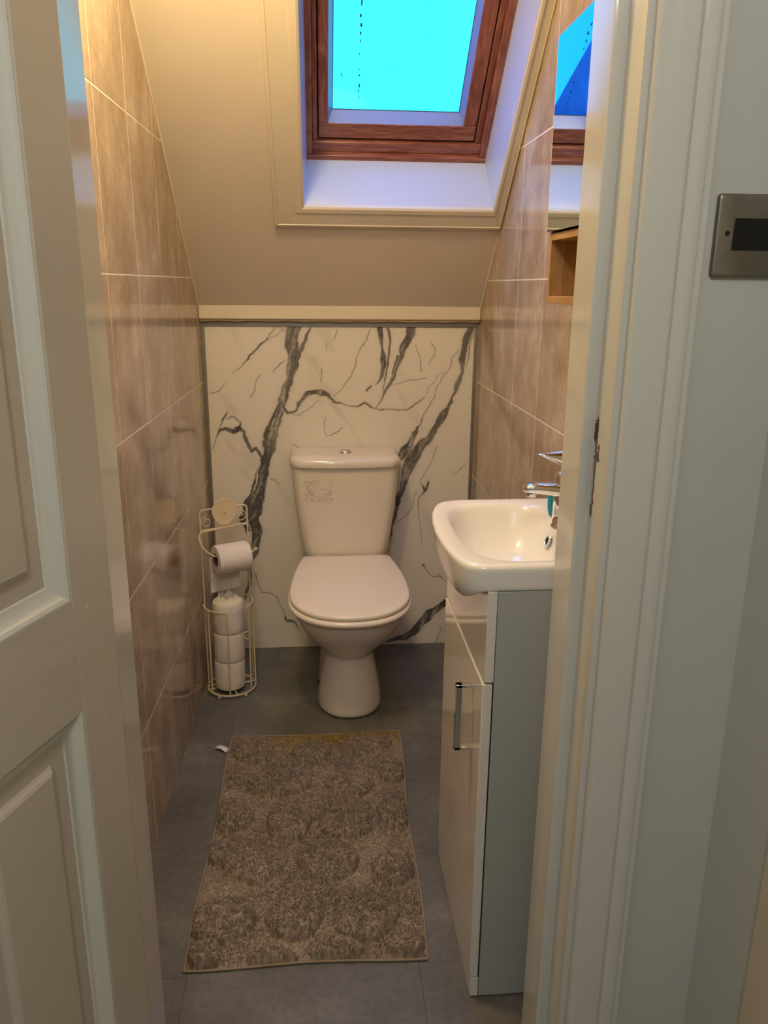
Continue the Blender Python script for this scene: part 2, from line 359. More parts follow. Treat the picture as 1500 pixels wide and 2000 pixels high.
for nm, a in (('top', (-.3795, .5515, D-.004, D+.001, 1.171, 1.187)), ('l', (-.3795, -.3675, D-.004, D+.001, .001, 1.171)), ('r', (.5395, .5515, D-.004, D+.001, .001, 1.171))):
    bev(obj('edge_trim', (lambda b: (bx(b, *a), b)[1])(bmesh.new()), M_satin, wb), .0012, 2)

# floor: vinyl tiles on a sub-floor
fl = tag(box('floor', -1.25, .75, -1.6, D+.06, -.06, -.0032, M_dark), kind='structure')
fx = [-1.18, -.725, -.27, .187, .644]
for i in range(len(fx)-1):
    ys = [-1.55, -.93, -.32, .29, .90, 1.27, 1.882, 2.494, D] if i % 2 else [-1.55, -.62, 0, .61, 1.02, 1.576, 1.882, 2.45, D]
    for a, b in zip(ys, ys[1:]):
        x0, x1 = fx[i]+.0003, fx[i+1]-.0003; 
        if a > YB-.03: x0 = max(x0, -.452); x1 = min(x1, .546)
        if x1-x0 < .02: continue
        box('tile', x0, x1, a+.0003, b-.0003, -.0032, 0, M_floor, fl)

# ceilings
tag(box('ceiling', -.55, .65, YB, YC+.02, CZ, CZ+.06, M_cream), kind='structure')
def sbox(bm, x0, x1, v0, v1, d0, d1):
    vs = [bm.verts.new(S(x, v, d)) for x, v, d in [(x0, v0, d0), (x1, v0, d0), (x1, v1, d0), (x0, v1, d0), (x0, v0, d1), (x1, v0, d1), (x1, v1, d1), (x0, v1, d1)]]
    for f in [(3, 2, 1, 0), (4, 5, 6, 7), (0, 1, 5, 4), (1, 2, 6, 5), (2, 3, 7, 6), (3, 0, 4, 7)]: bm.faces.new([vs[i] for i in f])
VT = (CZ-SZ)/.6988
HX0, HX1, HV0, HV1 = -.028, .515, .408, 1.235      # opening at the ceiling face
FX0, FX1, FV0, FV1 = -.0165, .4935, .467, 1.175    # outer frame face, 12 cm up
bm = bmesh.new()
g_ = .0005
sbox(bm, -.46, .60, -.03, HV0, 0, .20); sbox(bm, -.46, .60, HV1, VT+.12, 0, .20)
sbox(bm, -.46, HX0, HV0, HV1, 0, .20); sbox(bm, HX1, .60, HV0, HV1, 0, .20); fixn(bm)
sl = tag(obj('ceiling', bm, M_cream), kind='structure')
sl['label'] = 'cream painted sloping ceiling around the roof window'
bm = bmesh.new(); tube(bm, [S(xl(SY-.7153*v)+.001, v, -.001) for v in np.linspace(0, VT, 30)], .0022, 6)
smooth(obj('sealant_bead', bm, newmat('cream_sealant', srgb(238, 222, 190), .4), sl), 80)
bm = bmesh.new(); tube(bm, [S(xr(SY-.7153*v)-.001, v, -.001) for v in np.linspace(0, VT, 30)], .0022, 6)
smooth(obj('sealant_bead', bm, bpy.data.materials['cream_sealant'], sl), 80)

# roof window
win = empty('window_1', S(.24, .47, .12)); tag(win, kind='structure')
win['label'] = 'red-brown stained roof window in the sloping ceiling'
def rect(x0, x1, v0, v1, d): return [S(x0, v0, d), S(x1, v0, d), S(x1, v1, d), S(x0, v1, d)]
# reveal lining: four boards
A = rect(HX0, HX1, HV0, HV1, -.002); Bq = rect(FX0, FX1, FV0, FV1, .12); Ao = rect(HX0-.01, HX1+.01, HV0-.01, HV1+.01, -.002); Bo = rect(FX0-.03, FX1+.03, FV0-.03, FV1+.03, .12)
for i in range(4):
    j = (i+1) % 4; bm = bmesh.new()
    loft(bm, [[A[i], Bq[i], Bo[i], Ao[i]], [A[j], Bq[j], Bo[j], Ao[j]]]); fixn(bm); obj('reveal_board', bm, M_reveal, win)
def member(name, x0, x1, v0, v1, d0, d1, m, par, b=.003):
    bm = bmesh.new(); sbox(bm, x0, x1, v0, v1, d0, d1); fixn(bm); return bev(obj(name, bm, m, par), b, 3)
# fixed frame
fi = (.013, .458, .512, 1.14)
member('frame_rail', -.04, .52, FV0-.03, FV0+.012, .114, .20, M_pineX, win, .004)
member('frame_rail', -.04, .52, FV0+.010, fi[2], .128, .20, M_pineX, win, .006)
member('frame_rail', -.04, .52, fi[3], FV1+.03, .114, .20, M_pineX, win, .004)
member('frame_stile', -.04, fi[0]-.014, FV0+.012, FV1, .116, .20, M_pineV, win, .004)
member('frame_stile', fi[0]-.0145, fi[0], fi[2], FV1-.02, .135, .20, M_pineV, win, .003)
member('frame_stile', fi[1]+.016, .52, FV0+.012, FV1, .116, .20, M_pineV, win, .004)
member('frame_stile', fi[1], fi[1]+.0165, fi[2], FV1-.02, .135, .20, M_pineV, win, .003)
member('gasket', fi[0]-.002, fi[1]+.002, fi[2]-.002, fi[3], .195, .199, M_dark, win, .0005).hide_render = False
bpy.data.objects.remove(bpy.data.objects['gasket'])
for a in ((fi[0], fi[0]+.0035, fi[2], fi[3]), (fi[1]-.0035, fi[1], fi[2], fi[3]), (fi[0], fi[1], fi[2], fi[2]+.0075), (fi[0], fi[1], fi[3]-.006, fi[3])):
    bm = bmesh.new(); sbox(bm, *a, .165, .195); fixn(bm); obj('gasket', bm, M_dark, win)
# sash
so = (fi[0]+.003, fi[1]-.003, fi[2]+.008, fi[3]-.006); si = (.0425, .4175, .5655, 1.09)
sash = member('sash', so[0], so[1], so[2], si[2], .134, .19, M_pineX, win, .003)
sash['label'] = 'hinged inner frame holding the glass'
member('rail', so[0], so[1], si[3], so[3], .134, .19, M_pineX, sash)
member('stile', so[0], si[0], si[2], si[3], .1335, .19, M_pineV, sash)
member('stile', si[1], so[1], si[2], si[3], .1335, .19, M_pineV, sash)
gl = (.0545, .4055, .5870, 1.075)
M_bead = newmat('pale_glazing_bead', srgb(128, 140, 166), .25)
P0 = rect(si[0], si[1], si[2], si[3], .137); P1 = rect(gl[0], gl[1], gl[2], gl[3], .166); P2 = rect(si[0]-.0, si[1], si[2], si[3], .168)
for i in range(4):
    j = (i+1) % 4; bm = bmesh.new(); loft(bm, [[P0[i], P1[i], P2[i]], [P0[j], P1[j], P2[j]]]); fixn(bm); obj('glazing_bead', bm, M_bead, win)
Q0 = rect(gl[0], gl[1], gl[2], gl[3], .1655)
bm = bmesh.new(); tube(bm, [q for q in Q0], .0011, 6, closed=True); obj('gasket', bm, M_dark, win)
M_glass = bpy.data.materials.new('window_glass'); M_glass.use_nodes = True; t_ = M_glass.node_tree; t_.nodes.clear()
o_ = t_.nodes.new('ShaderNodeOutputMaterial'); mix_ = t_.nodes.new('ShaderNodeMixShader'); tr_ = t_.nodes.new('ShaderNodeBsdfTransparent'); gs_ = t_.nodes.new('ShaderNodeBsdfGlossy'); fr_ = t_.nodes.new('ShaderNodeFresnel')
tr_.inputs[0].default_value = (.985, .99, .985, 1); gs_.inputs['Roughness'].default_value = .01; fr_.inputs[0].default_value = 1.3
mix_.inputs[0].default_value = .05; t_.links.new(tr_.outputs[0], mix_.inputs[1]); t_.links.new(gs_.outputs[0], mix_.inputs[2]); t_.links.new(mix_.outputs[0], o_.inputs[0])
bm = bmesh.new(); sbox(bm, gl[0]-.003, gl[1]+.003, gl[2]-.003, gl[3]+.003, .1670, .1672); fixn(bm); obj('pane', bm, M_glass, win)
bm = bmesh.new()
for (x, v, a, b) in [(.124, .872, .0016, .012), (.1225, .838, .0022, .005), (.125, .815, .0026, .005), (.124, .795, .0018, .004), (.1245, .775, .0012, .004), (.1235, .742, .0010, .003), (.125, .684, .0016, .003), (.126, .655, .0018, .006), (.1245, .640, .0014, .004), (.124, .70, .0008, .003), (.078, .686, .0022, .002), (.0795, .680, .0012, .002), (.125, .622, .001, .004), (.30, .80, .0012, .001), (.21, .70, .0010, .001), (.34, .74, .001, .001)]:
    c = S(x, v, .1664); ring = [c+Vector((1, 0, 0))*a*math.cos(t)*(.8+.4*random.random())+sv*b*math.sin(t)*(.8+.4*random.random()) for t in np.linspace(0, 2*math.pi, 11)[:-1]]
    vs = [bm.verts.new(p) for p in ring]; tp = bm.verts.new(c-sw*.0006)
    for i in range(10): bm.faces.new([vs[i], vs[(i+1) % 10], tp])
fixn(bm); o = obj('dirt', bm, newmat('window_dirt', srgb(20, 60, 70), .6), win); o['kind'] = 'stuff'

# painted casing round the roof window (mitred legs)
cas = empty('trim_1', S(.24, .336, 0)); tag(cas, kind='structure')
OUT = (-.114, .5505, .336, 1.300); INN = (HX0, HX1, HV0, HV1)
prof = [(0, 0), (0, -.010), (.03, -.014), (.12, -.0155), (.14, -.0135), (.70, -.0135), (.74, -.0165), (.93, -.0165), (1.0, -.013), (1.0, 0)]
def crn(t, d):
    q = [OUT[k]+(INN[k]-OUT[k])*t for k in range(4)]; return rect(q[0], q[1], q[2], q[3], d)
rings = [crn(t, d) for t, d in prof]
for i in range(4):
    j = (i+1) % 4; bm = bmesh.new(); e = .0004
    a = [r[i] for r in rings]; b = [r[j] for r in rings]; dv = (b[4]-a[4]).normalized()*e
    loft(bm, [[p+dv for p in a], [p-dv for p in b]]); fixn(bm); smooth(obj('casing_leg', bm, M_glossc, cas), 25)

# ------------------------------------------------------------------ doorway wall, jambs, architraves
tag(box('wall_front', -1.25, -.296, YF, YB-.001, 0, 2.45, M_white), kind='structure')
o = tag(box('wall_front', .372, .70, YF, YB-.001, 0, 2.45, M_white), kind='structure'); 
tag(box('wall_front', -.2955, .3715, YF, YB-.001, 2.02, 2.45, M_white), kind='structure')
def vprism(bm, pts, z0, z1):
    prism(bm, [(x, y, z0) for x, y in pts], (0, 0, z1-z0)); 
XJ, XS, YS = .338, .3255, .934
# right jamb: solid below and above the keep, split round the keep slot
full = [(XJ+.0012, YF), (XJ, YF+.0012), (XJ, YS-.002), (XJ-.002, YS), (XS+.0005, YS), (XS-.0021, YS+.0009), (XS-.0030, YS+.003), (XS+.0024, YB-.001), (XS+.0044, YB+.001), (.3715, YB+.001), (.3715, YF)]
jr = None
bm = bmesh.new(); vprism(bm, full, 0, 1.030); fixn(bm); jr = obj('trim_2', bm, M_gloss); tag(jr, kind='structure'); jr['label'] = 'right-hand door lining with a broken latch keep'
bm = bmesh.new(); vprism(bm, full, 1.152, 2.0); fixn(bm); obj('jamb', bm, M_gloss, jr)
bm = bmesh.new(); vprism(bm, [(XJ+.0012, YF), (XJ, YF+.0012), (XJ, .9215), (.3715, .9215), (.3715, YF)], 1.030, 1.152)
vprism(bm, [(XJ+.0002, .9335), (XJ-.002, YS), (XS+.0005, YS), (XS-.0021, YS+.0009), (XS-.0030, YS+.003), (XS+.0024, YB-.001), (XS+.0044, YB+.001), (.3715, YB+.001), (.3715, .9335)], 1.030, 1.152)
vprism(bm, [(.352, .9215), (.352, .9335), (.3715, .9335), (.3715, .9215)], 1.030, 1.152); fixn(bm); obj('jamb', bm, M_gloss, jr)
# keep recess: dark back, bare splintered wood, metal shards and screws
kp = box('latch_recess', .349, .3519, .9216, .9334, 1.031, 1.151, M_dark, jr)
bm = bmesh.new(); rr = random.Random(3)
for k in range(16):
    z = 1.033+k*.0075; y = .9175+rr.random()*.003 if 1.045 < z < 1.10 else .9205; w = .004+rr.random()*.004; 
    prism(bm, [(XJ+.006, y, z), (XJ-.0009, y+.0005, z+.001), (XJ-.0009, y+w*.6, z+.003+rr.random()*.004), (XJ+.006, y+w, z+.005)], (.001, 0, .004+rr.random()*.004))
prism(bm, [(XJ-.0006, .910, 1.106), (XJ-.0006, .916, 1.103), (XJ-.0006, .922, 1.108), (XJ-.0006, .922, 1.116), (XJ-.0006, .914, 1.111)], (.002, 0, 0))
prism(bm, [(XJ-.0005, .9125, 1.104), (XJ-.0005, .9155, 1.104), (XJ-.0005, .9158, 1.124), (XJ-.0005, .9135, 1.126)], (.002, 0, 0))
prism(bm, [(XJ-.0005, .912, 1.119), (XJ-.0005, .9175, 1.1195), (XJ-.0005, .917, 1.122), (XJ-.0005, .913, 1.122)], (.002, 0, 0))
fixn(bm); obj('splintered_wood', bm, M_rawwood, kp)
bm = bmesh.new(); bx(bm, XJ+.004, XJ+.010, .9225, .9265, 1.055, 1.098); bx(bm, XJ+.002, XJ+.008, .926, .932, 1.109, 1.112)
bx(bm, XJ-.0004, XJ+.002, .928, .9335, 1.128, 1.148); bx(bm, XJ+.001, XJ+.003, .9255, .931, 1.034, 1.046); fixn(bm)
obj('keep_plate', bm, M_rawwood, kp)
for y, z in ((.9285, 1.1095), (.9285, 1.047), (.932, 1.139)):
    bm = bmesh.new(); bmesh.ops.create_uvsphere(bm, u_segments=10, v_segments=6, radius=.0018, matrix=Matrix.Translation((XJ+.001, y, z))); smooth(obj('screw', bm, M_chrome, kp))
# left jamb
XLJ, XLS = -.2685, -.256
bm = bmesh.new(); vprism(bm, [(XLJ, YF), (XLJ, YS), (XLS, YS), (XLS, YB+.001), (-.2955, YB+.001), (-.2955, YF)], 0, 2.0); fixn(bm)
o = bev(obj('trim_3', bm, M_gloss), .0018, 2); tag(o, kind='structure'); o['label'] = 'left-hand door lining behind the open door'
o = tag(box('trim_4', -.2955, .3715, YF, YB+.001, 2.0, 2.02, M_gloss), kind='structure')
# architraves (profile across width; y negative = towards the hall)
def architrave(name, x0, sgn, z1=2.07):
    pr = [(0, 0), (0, -.010), (.002, -.0135), (.006, -.015), (.040, -.0155), (.0415, -.0125), (.0430, -.0125), (.0445, -.0165), (.050, -.0195), (.058, -.0205), (.062, -.0190), (.0645, -.0150), (.0675, -.0150), (.0695, -.0165), (.0715, -.0160), (.0725, -.011), (.0725, 0)]
    bm = bmesh.new(); vprism(bm, [(x0+sgn*a, YF+b) for a, b in pr], 0, z1); fixn(bm)
    return tag(smooth(obj(name, bm, M_gloss), 28), kind='structure')
architrave('trim_5', .3455, 1); architrave('trim_6', -.276, -1)
# return wall on the right, its own architrave, hall shell
XR2 = .5275
tag(box('wall_hall_right', XR2, .70, -1.6, YF-.0005, 0, 2.45, M_white), kind='structure')
tag(box('trim_7', XR2-.017, XR2, .30, .735, 0, 2.07, newmat('cream_architrave_paint', srgb(196, 186, 164), .3), None, .003), kind='structure')
tag(box('wall_hall_left', -1.27, -1.25, -1.6, YF, 0, 2.45, M_white), kind='structure')
tag(box('wall_hall_back', -1.27, .70, -1.64, -1.6, 0, 2.45, M_white), kind='structure')
tag(box('ceiling_hall', -1.27, .70, -1.64, YB, 2.45, 2.50, M_white), kind='structure')

# ================================================================== DOOR LEAF
TH_D = math.radians(19.40)
dl = Vector((-math.sin(TH_D), -math.cos(TH_D), 0))     # along the leaf, away from the hinge
dn = Vector((math.cos(TH_D), -math.sin(TH_D), 0))      # out of the visible face
HC = Vector((-.2365, .872, 0))
def P(s, z, h=0.0): return HC + dl*s + dn*h + Vector((0, 0, z))
door = empty('door_1', P(.3, 0.006)); tag(door, kind='structure'); door['label'] = 'white gloss four-panel door standing open towards the hall'
def leafbox(name, s0, s1, z0, z1, h0=-.035, h1=0.0, m=None, b=.0022, par=None):
    bm = bmesh.new(); vs = [bm.verts.new(P(s, z, h)) for s, z, h in [(s0, z0, h0), (s1, z0, h0), (s1, z1, h0), (s0, z1, h0), (s0, z0, h1), (s1, z0, h1), (s1, z1, h1), (s0, z1, h1)]]
    for f in [(3, 2, 1, 0), (4, 5, 6, 7), (0, 1, 5, 4), (1, 2, 6, 5), (2, 3, 7, 6), (3, 0, 4, 7)]: bm.faces.new([vs[i] for i in f])
    fixn(bm); return bev(obj(name, bm, m or M_door, par or door), b, 2) if b else obj(name, bm, m or M_door, par or door)
LW, LZ0, LZ1 = .610, .008, 1.975
sA, sB, sC, sD = .0735, .262, .348, .5365
zA, zB, zC, zD = .235, .8560, .9835, 1.86
leafbox('stile', 0, sA, LZ0, LZ1, b=.003); leafbox('stile', sD, LW, LZ0, LZ1, b=.003)
M_doorh = mottled('door_gloss_paint_rails', srgb(192, 184, 170), srgb(185, 177, 162), 5, .24, .28, .0008, 26, mapping=(1, 1, 9))
for a, b in ((LZ0, zA), (zB, zC), (zD, LZ1)): leafbox('rail', sA, sD, a, b, b=0, m=M_doorh)
for a, b in ((zA, zB), (zC, zD)): leafbox('mullion', sB, sC, a, b, b=0)
for s0, s1 in ((sA, sB), (sC, sD)):
    for z0, z1 in ((zA, zB), (zC, zD)):
        def R(i, h): return [P(s0+i, z0+i, h), P(s1-i, z0+i, h), P(s1-i, z1-i, h), P(s0+i, z1-i, h)]
        bm = bmesh.new(); loft(bm, [R(.019, -.030), R(.0195, -.0135), R(.044, -.0135), R(.047, -.0115), R(.0485, -.0085), R(.052, -.0070)], True, True); fixn(bm)
        smooth(obj('panel', bm, M_door, door), 20)
        for back in (0,):
            bm = bmesh.new(); loft(bm, [R(-.0005, -.030), R(-.0005, -.0012), R(.0015, -.0004), R(.004, -.0015), R(.006, -.0035), R(.012, -.0075), R(.018, -.0105), R(.0215, -.0115), R(.0225, -.0136)], False, False); fixn(bm)
            smooth(obj('moulding', bm, M_gloss, door), 30)
        leafbox('panel_back', s0, s1, z0, z1, -.034, -.0301, b=0)
for z in (.20, 1.72):
    bm = bmesh.new(); c = P(-.003, z, -.031)
    lathe(bm, [(0, 0), (.0045, .001), (.0055, .003), (.0055, .077), (.0045, .079), (0, .080)], c, seg=12); smooth(obj('hinge', bm, M_gloss, door))
bm = bmesh.new()
for s, z in ((.047, .967), (.049, .9665), (.022, 1.27), (.105, .57), (.035, .83), (.04, 1.32), (.10, .70)):
    bmesh.ops.create_icosphere(bm, subdivisions=1, radius=.0009, matrix=Matrix.Translation(P(s, z, .0002)))
o = obj('paint_nibs', bm, M_gloss, door); o['kind'] = 'stuff'

# ================================================================== TOILET
XC = .0925
toi = empty('toilet', (XC, 2.36, 0)); tag(toi, 'white ceramic close-coupled toilet with closed lid, by the marble-effect panel', 'toilet')
def outline(z, yf, ym, yb, hw, hb, n=56, p=2.15, cx=XC):
    """egg: half ellipse at the front (tip yf, widest ym), tapering back to half width hb at yb"""
    pts = []
    h = n//2
    for i in range(h+1):
        t = math.pi*i/h   # from left widest round the front to right widest
        cx_, sy_ = -math.cos(t), math.sin(t)
        pts.append((cx+hw*math.copysign(abs(cx_)**(2/p), cx_), ym-(ym-yf)*abs(sy_)**(2/p), z))
    m = n-h-1; q = m//2
    for i in range(1, q+1):
        t = i/q; pts.append((cx+hb+(hw-hb)*math.cos(t*math.pi/2)**.9 if t < 1 else cx+hb, ym+(yb-ym)*t, z))
    for i in range(0, m-q):
        t = 1-i/(m-q); pts.append((cx-(hb+(hw-hb)*math.cos(t*math.pi/2)**.9 if t < 1 else hb), ym+(yb-ym)*t, z))
    return pts
bm = bmesh.new()
lev = [ # z, yf, ym, yb, hw, hb
 (0.000, 2.205, 2.33, 2.62, .1020, .090), (0.006, 2.203, 2.33, 2.62, .1035, .092), (0.035, 2.206, 2.33, 2.62, .1015, .092),
 (0.08, 2.214, 2.33, 2.62, .0950, .090), (0.125, 2.226, 2.335, 2.62, .0850, .085), (0.160, 2.238, 2.34, 2.62, .0765, .080),
 (0.183, 2.246, 2.34, 2.62, .0725, .078), (0.192, 2.242, 2.34, 2.62, .0765, .078), (0.206, 2.222, 2.34, 2.62, .0890, .080), (0.235, 2.187, 2.33, 2.62, .1150, .085),
 (0.270, 2.150, 2.32, 2.62, .1400, .095), (0.305, 2.122, 2.30, 2.62, .1580, .110), (0.335, 2.106, 2.29, 2.62, .1690, .125),
 (0.352, 2.101, 2.29, 2.62, .1725, .135), (0.360, 2.102, 2.29, 2.62, .1720, .135), (0.363, 2.106, 2.29, 2.615, .1690, .130)]
loft(bm, [outline(*l) for l in lev]); fixn(bm)
pan = smooth(obj('pan', bm, M_cer, toi), 60); sub = pan.modifiers.new('s', 'SUBSURF'); sub.levels = 1; sub.render_levels = 1
bm = bmesh.new(); lathe(bm, [(0, 0), (.007, 0), (.0065, .004), (.003, .006), (0, .006)], (XC-.0985, 2.30, .085), (-1, -.35, .25), 14)
smooth(obj('screw_cap', bm, newmat('dark_screw_hole', srgb(60, 44, 36), .6), toi))
# seat ring and lid: both slope up slightly to the hinge
def tilt(pts, off, y0=2.085, k=.052): return [(x, y, z+off+(y-y0)*k) for x, y, z in pts]
def slab(bm, z0, z1, yf, hw, hb, yb, rnd):
    ring = []
    for dz, ins in ((0, rnd), (rnd*.3, rnd*.3), (rnd, 0), (z1-z0-rnd, 0), (z1-z0-rnd*.3, rnd*.3), (z1-z0, rnd)):
        ring.append(tilt(outline(z0+dz, yf+ins, 2.272, yb-ins*.6, hw-ins, hb-ins, n=72, p=2.25), 0))
    c = tilt(outline(z1+.0015, yf+rnd*4, 2.272, yb-rnd*3, hw-rnd*4, hb-rnd*4, n=72, p=2.25), 0); ring.append(c)
    loft(bm, ring); fixn(bm)
bm = bmesh.new(); slab(bm, .3645, .3825, 2.076, .1895, .145, 2.552, .0075); smooth(obj('seat', bm, M_seat, toi), 60)
bm = bmesh.new(); slab(bm, .3840, .3990, 2.0835, .1835, .1455, 2.556, .006); smooth(obj('seat_lid', bm, M_seat, toi), 60)
for s in (-1, 1):
    bm = bmesh.new(); lathe(bm, [(0, 0), (.010, 0), (.010, .05), (0, .05)], (XC+s*.075-.025, 2.566, .408), (1, 0, 0), 14); smooth(obj('hinge', bm, M_seat, toi))
# cistern
def tankring(z, x0, x1, y0, y1, r, n=8, bow=.012):
    pts = []
    for cx, cy, a0 in ((x0+r, y0+r, math.pi), (x1-r, y0+r, 1.5*math.pi), (x1-.012, y1-.012, 0), (x0+.012, y1-.012, .5*math.pi)):
        rr = r if cy < (y0+y1)/2 else .012
        for i in range(n+1):
            t = a0+i/n*math.pi/2; pts.append([cx+rr*math.cos(t), cy+rr*math.sin(t), z])
        if cy < (y0+y1)/2 and cx < (x0+x1)/2:
            for i in range(1, 10): pts.append([x0+r+(x1-x0-2*r)*i/10, y0, z])
    for p in pts:
        if p[1] < y0+.03: p[1] -= bow*max(0, 1-((p[0]-(x0+x1)/2)/((x1-x0)/2))**2)
    return pts
bm = bmesh.new(); R_ = []
for z, hw, yf in ((.372, .118, 2.600), (.380, .130, 2.590), (.400, .139, 2.578), (.43, .1460, 2.572), (.50, .1570, 2.568), (.58, .1675, 2.565), (.66, .1755, 2.562), (.727, .1810, 2.560)):
    R_.append(tankring(z, XC-hw, XC+hw, yf, 2.726, .035))
loft(bm, R_); fixn(bm)
def tank_mat():
    m = newmat('ceramic_with_scratched_patch', srgb(232, 224, 208), .10)
    tcn = N(m, 'ShaderNodeTexCoord'); sx = N(m, 'ShaderNodeSeparateXYZ'); L(m, tcn.outputs['Object'], sx.inputs[0])
    def band(sock, lo, hi, soft):
        a = N(m, 'ShaderNodeMapRange'); a.inputs['From Min'].default_value = lo; a.inputs['From Max'].default_value = lo+soft; L(m, sock, a.inputs['Value'])
        b = N(m, 'ShaderNodeMapRange'); b.inputs['From Min'].default_value = hi; b.inputs['From Max'].default_value = hi-soft; L(m, sock, b.inputs['Value'])
        c = N(m, 'ShaderNodeMath', operation='MULTIPLY'); L(m, a.outputs[0], c.inputs[0]); L(m, b.outputs[0], c.inputs[1]); return c.outputs[0]
    bxx = band(sx.outputs['X'], -.052, .056, .012); bz = band(sx.outputs['Z'], .605, .692, .012)
    n = N(m, 'ShaderNodeTexNoise', Scale=42, Detail=2.5, Roughness=.6, Distortion=2.2); L(m, tcn.outputs['Object'], n.inputs['Vector'])
    s1 = N(m, 'ShaderNodeMath', operation='SUBTRACT'); s1.inputs[1].default_value = .5; L(m, n.outputs['Fac'], s1.inputs[0])
    ab = N(m, 'ShaderNodeMath', operation='ABSOLUTE'); L(m, s1.outputs[0], ab.inputs[0])
    th = N(m, 'ShaderNodeMapRange'); th.inputs['From Min'].default_value = .045; th.inputs['From Max'].default_value = .006; L(m, ab.outputs[0], th.inputs['Value'])
    n2 = N(m, 'ShaderNodeTexNoise', Scale=30, Detail=3); L(m, tcn.outputs['Object'], n2.inputs['Vector'])
    t2 = N(m, 'ShaderNodeMapRange'); t2.inputs['From Min'].default_value = .40; t2.inputs['From Max'].default_value = .50; L(m, n2.outputs['Fac'], t2.inputs['Value'])
    a = N(m, 'ShaderNodeMath', operation='MULTIPLY'); L(m, bxx, a.inputs[0]); L(m, bz, a.inputs[1])
    b = N(m, 'ShaderNodeMath', operation='MULTIPLY'); L(m, a.outputs[0], b.inputs[0]); L(m, th.outputs[0], b.inputs[1])
    c = N(m, 'ShaderNodeMath', operation='MULTIPLY'); L(m, b.outputs[0], c.inputs[0]); L(m, t2.outputs[0], c.inputs[1])
    d = N(m, 'ShaderNodeMath', operation='MULTIPLY'); d.inputs[1].default_value = .65; L(m, c.outputs[0], d.inputs[0])
    mx = N(m, 'ShaderNodeMixRGB'); mx.inputs[1].default_value = srgb(232, 224, 208); mx.inputs[2].default_value = srgb(140, 127, 108)
    L(m, d.outputs[0], mx.inputs[0]); L(m, mx.outputs[0], B(m).inputs['Base Color'])
    return m
tk = smooth(obj('cistern', bm, tank_mat(), toi), 60); tk['label'] = 'cistern with a grey scratched patch at upper left'
bm = bmesh.new(); R_ = []
for z, ins in ((.7275, .006), (.7285, .001), (.732, -.001), (.745, -.0015), (.752, .001), (.758, .006), (.762, .014), (.7645, .030), (.7655, .05)):
    R_.append(tankring(z, XC-.184+ins, XC+.1835-ins, 2.548+ins, 2.731-ins*.6, .045, bow=.014))
loft(bm, R_); fixn(bm); smooth(obj('cistern_lid', bm, M_cer, toi), 60)
bm = bmesh.new(); lathe(bm, [(0, -.002), (.0215, -.002), (.0215, .0025), (.020, .0045), (.0165, .005), (.0155, .0030), (.0150, .0030), (.0140, .0055), (.010, .0072), (0, .0076)], (XC+.002, 2.625, .7655), seg=36)
fb = smooth(obj('flush_button', bm, M_chrome, toi), 40)
bm = bmesh.new(); bx(bm, XC-.012, XC+.016, 2.6244, 2.6256, .7722, .7735); obj('split', bm, M_dark, fb)

# ================================================================== TOILET ROLL STAND
C0 = Vector((-.297, 2.437, 0)); e = Vector((.896, .444, 0)).normalized(); nf = Vector((e.y, -e.x, 0)); zz = Vector((0, 0, 1))
rk = empty('toilet_roll_stand', C0); tag(rk, 'cream wire toilet roll stand with round plaque, in the back left corner', 'toilet roll holder')
PL = Vector((-.372, 2.432, 0)); PR = Vector((-.231, 2.502, 0)); WR = .0028; RR = .0785
def ringpt(a, z): return C0+Vector((math.cos(a), math.sin(a), 0))*RR+zz*z
def wire(name, pts, r=WR, closed=False, par=rk):
    bm = bmesh.new(); tube(bm, pts, r, 8, closed); return smooth(obj(name, bm, M_wire, par), 80)
# back frame (inverted U with stepped shoulders meeting the plaque)
fm = (PL+PR)/2
top = .630
wire('back_frame', [PL+zz*.012, PL+zz*.3, PL+zz*.600]+bez(PL+zz*.600, PL+zz*.618, PL+e*.004+zz*.622, PL+e*.016+zz*.622, 6)[1:]+[PL+e*.045+zz*.622])
wire('back_frame', [PR+zz*.012, PR+zz*.3, PR+zz*.600]+bez(PR+zz*.600, PR+zz*.618, PR-e*.004+zz*.622, PR-e*.016+zz*.622, 6)[1:]+[PR-e*.045+zz*.622])
for a, b in ((PL, PR),): wire('crossbar', [a+zz*.556, b+zz*.556]); wire('crossbar', [a+zz*.012, b+zz*.012])
def spiral(c, r0, sg, a0, turns=1.25):
    return [c+(e*math.cos(a0+sg*t)+zz*math.sin(a0+sg*t))*(r0*(1-.62*t/(turns*2*math.pi))) for t in np.linspace(0, turns*2*math.pi, 26)]
wire('scroll', spiral(PL+e*.021+zz*.582, .019, 1, math.pi*.5), .0016); wire('scroll', spiral(PR-e*.021+zz*.586, .019, -1, math.pi*.5), .0016)
# plaque: disc drawn to a blunt point at the bottom
bm = bmesh.new(); pc = fm+zz*.612+nf*.006; pts = []
for t in np.linspace(0, 2*math.pi, 41)[:-1]:
    x, z = math.sin(t), math.cos(t); r = .040; zb = z*(1.12 if z < 0 else 1); xx = x*(1-.18*max(0, -z))
    pts.append(pc+e*xx*r+zz*zb*r)
def sc(pts, k, h): return [pc+(p-pc)*k+nf*h for p in pts]
loft(bm, [sc(pts, .97, -.002), sc(pts, 1.0, 0), sc(pts, .97, .002), sc(pts, .9, .0012), sc(pts, .5, .0022), sc(pts, .12, .0026)]); fixn(bm)
plq = smooth(obj('plaque', bm, newmat('cream_plaque', srgb(226, 208, 170), .4), rk), 50)
bm = bmesh.new(); bmesh.ops.create_uvsphere(bm, u_segments=14, v_segments=8, radius=.0045, matrix=Matrix.Translation(pc+nf*.003)); smooth(obj('stud', bm, M_wire, plq))
wire('plaque_rim', sc(pts, 1.0, .0005), .0018, True)
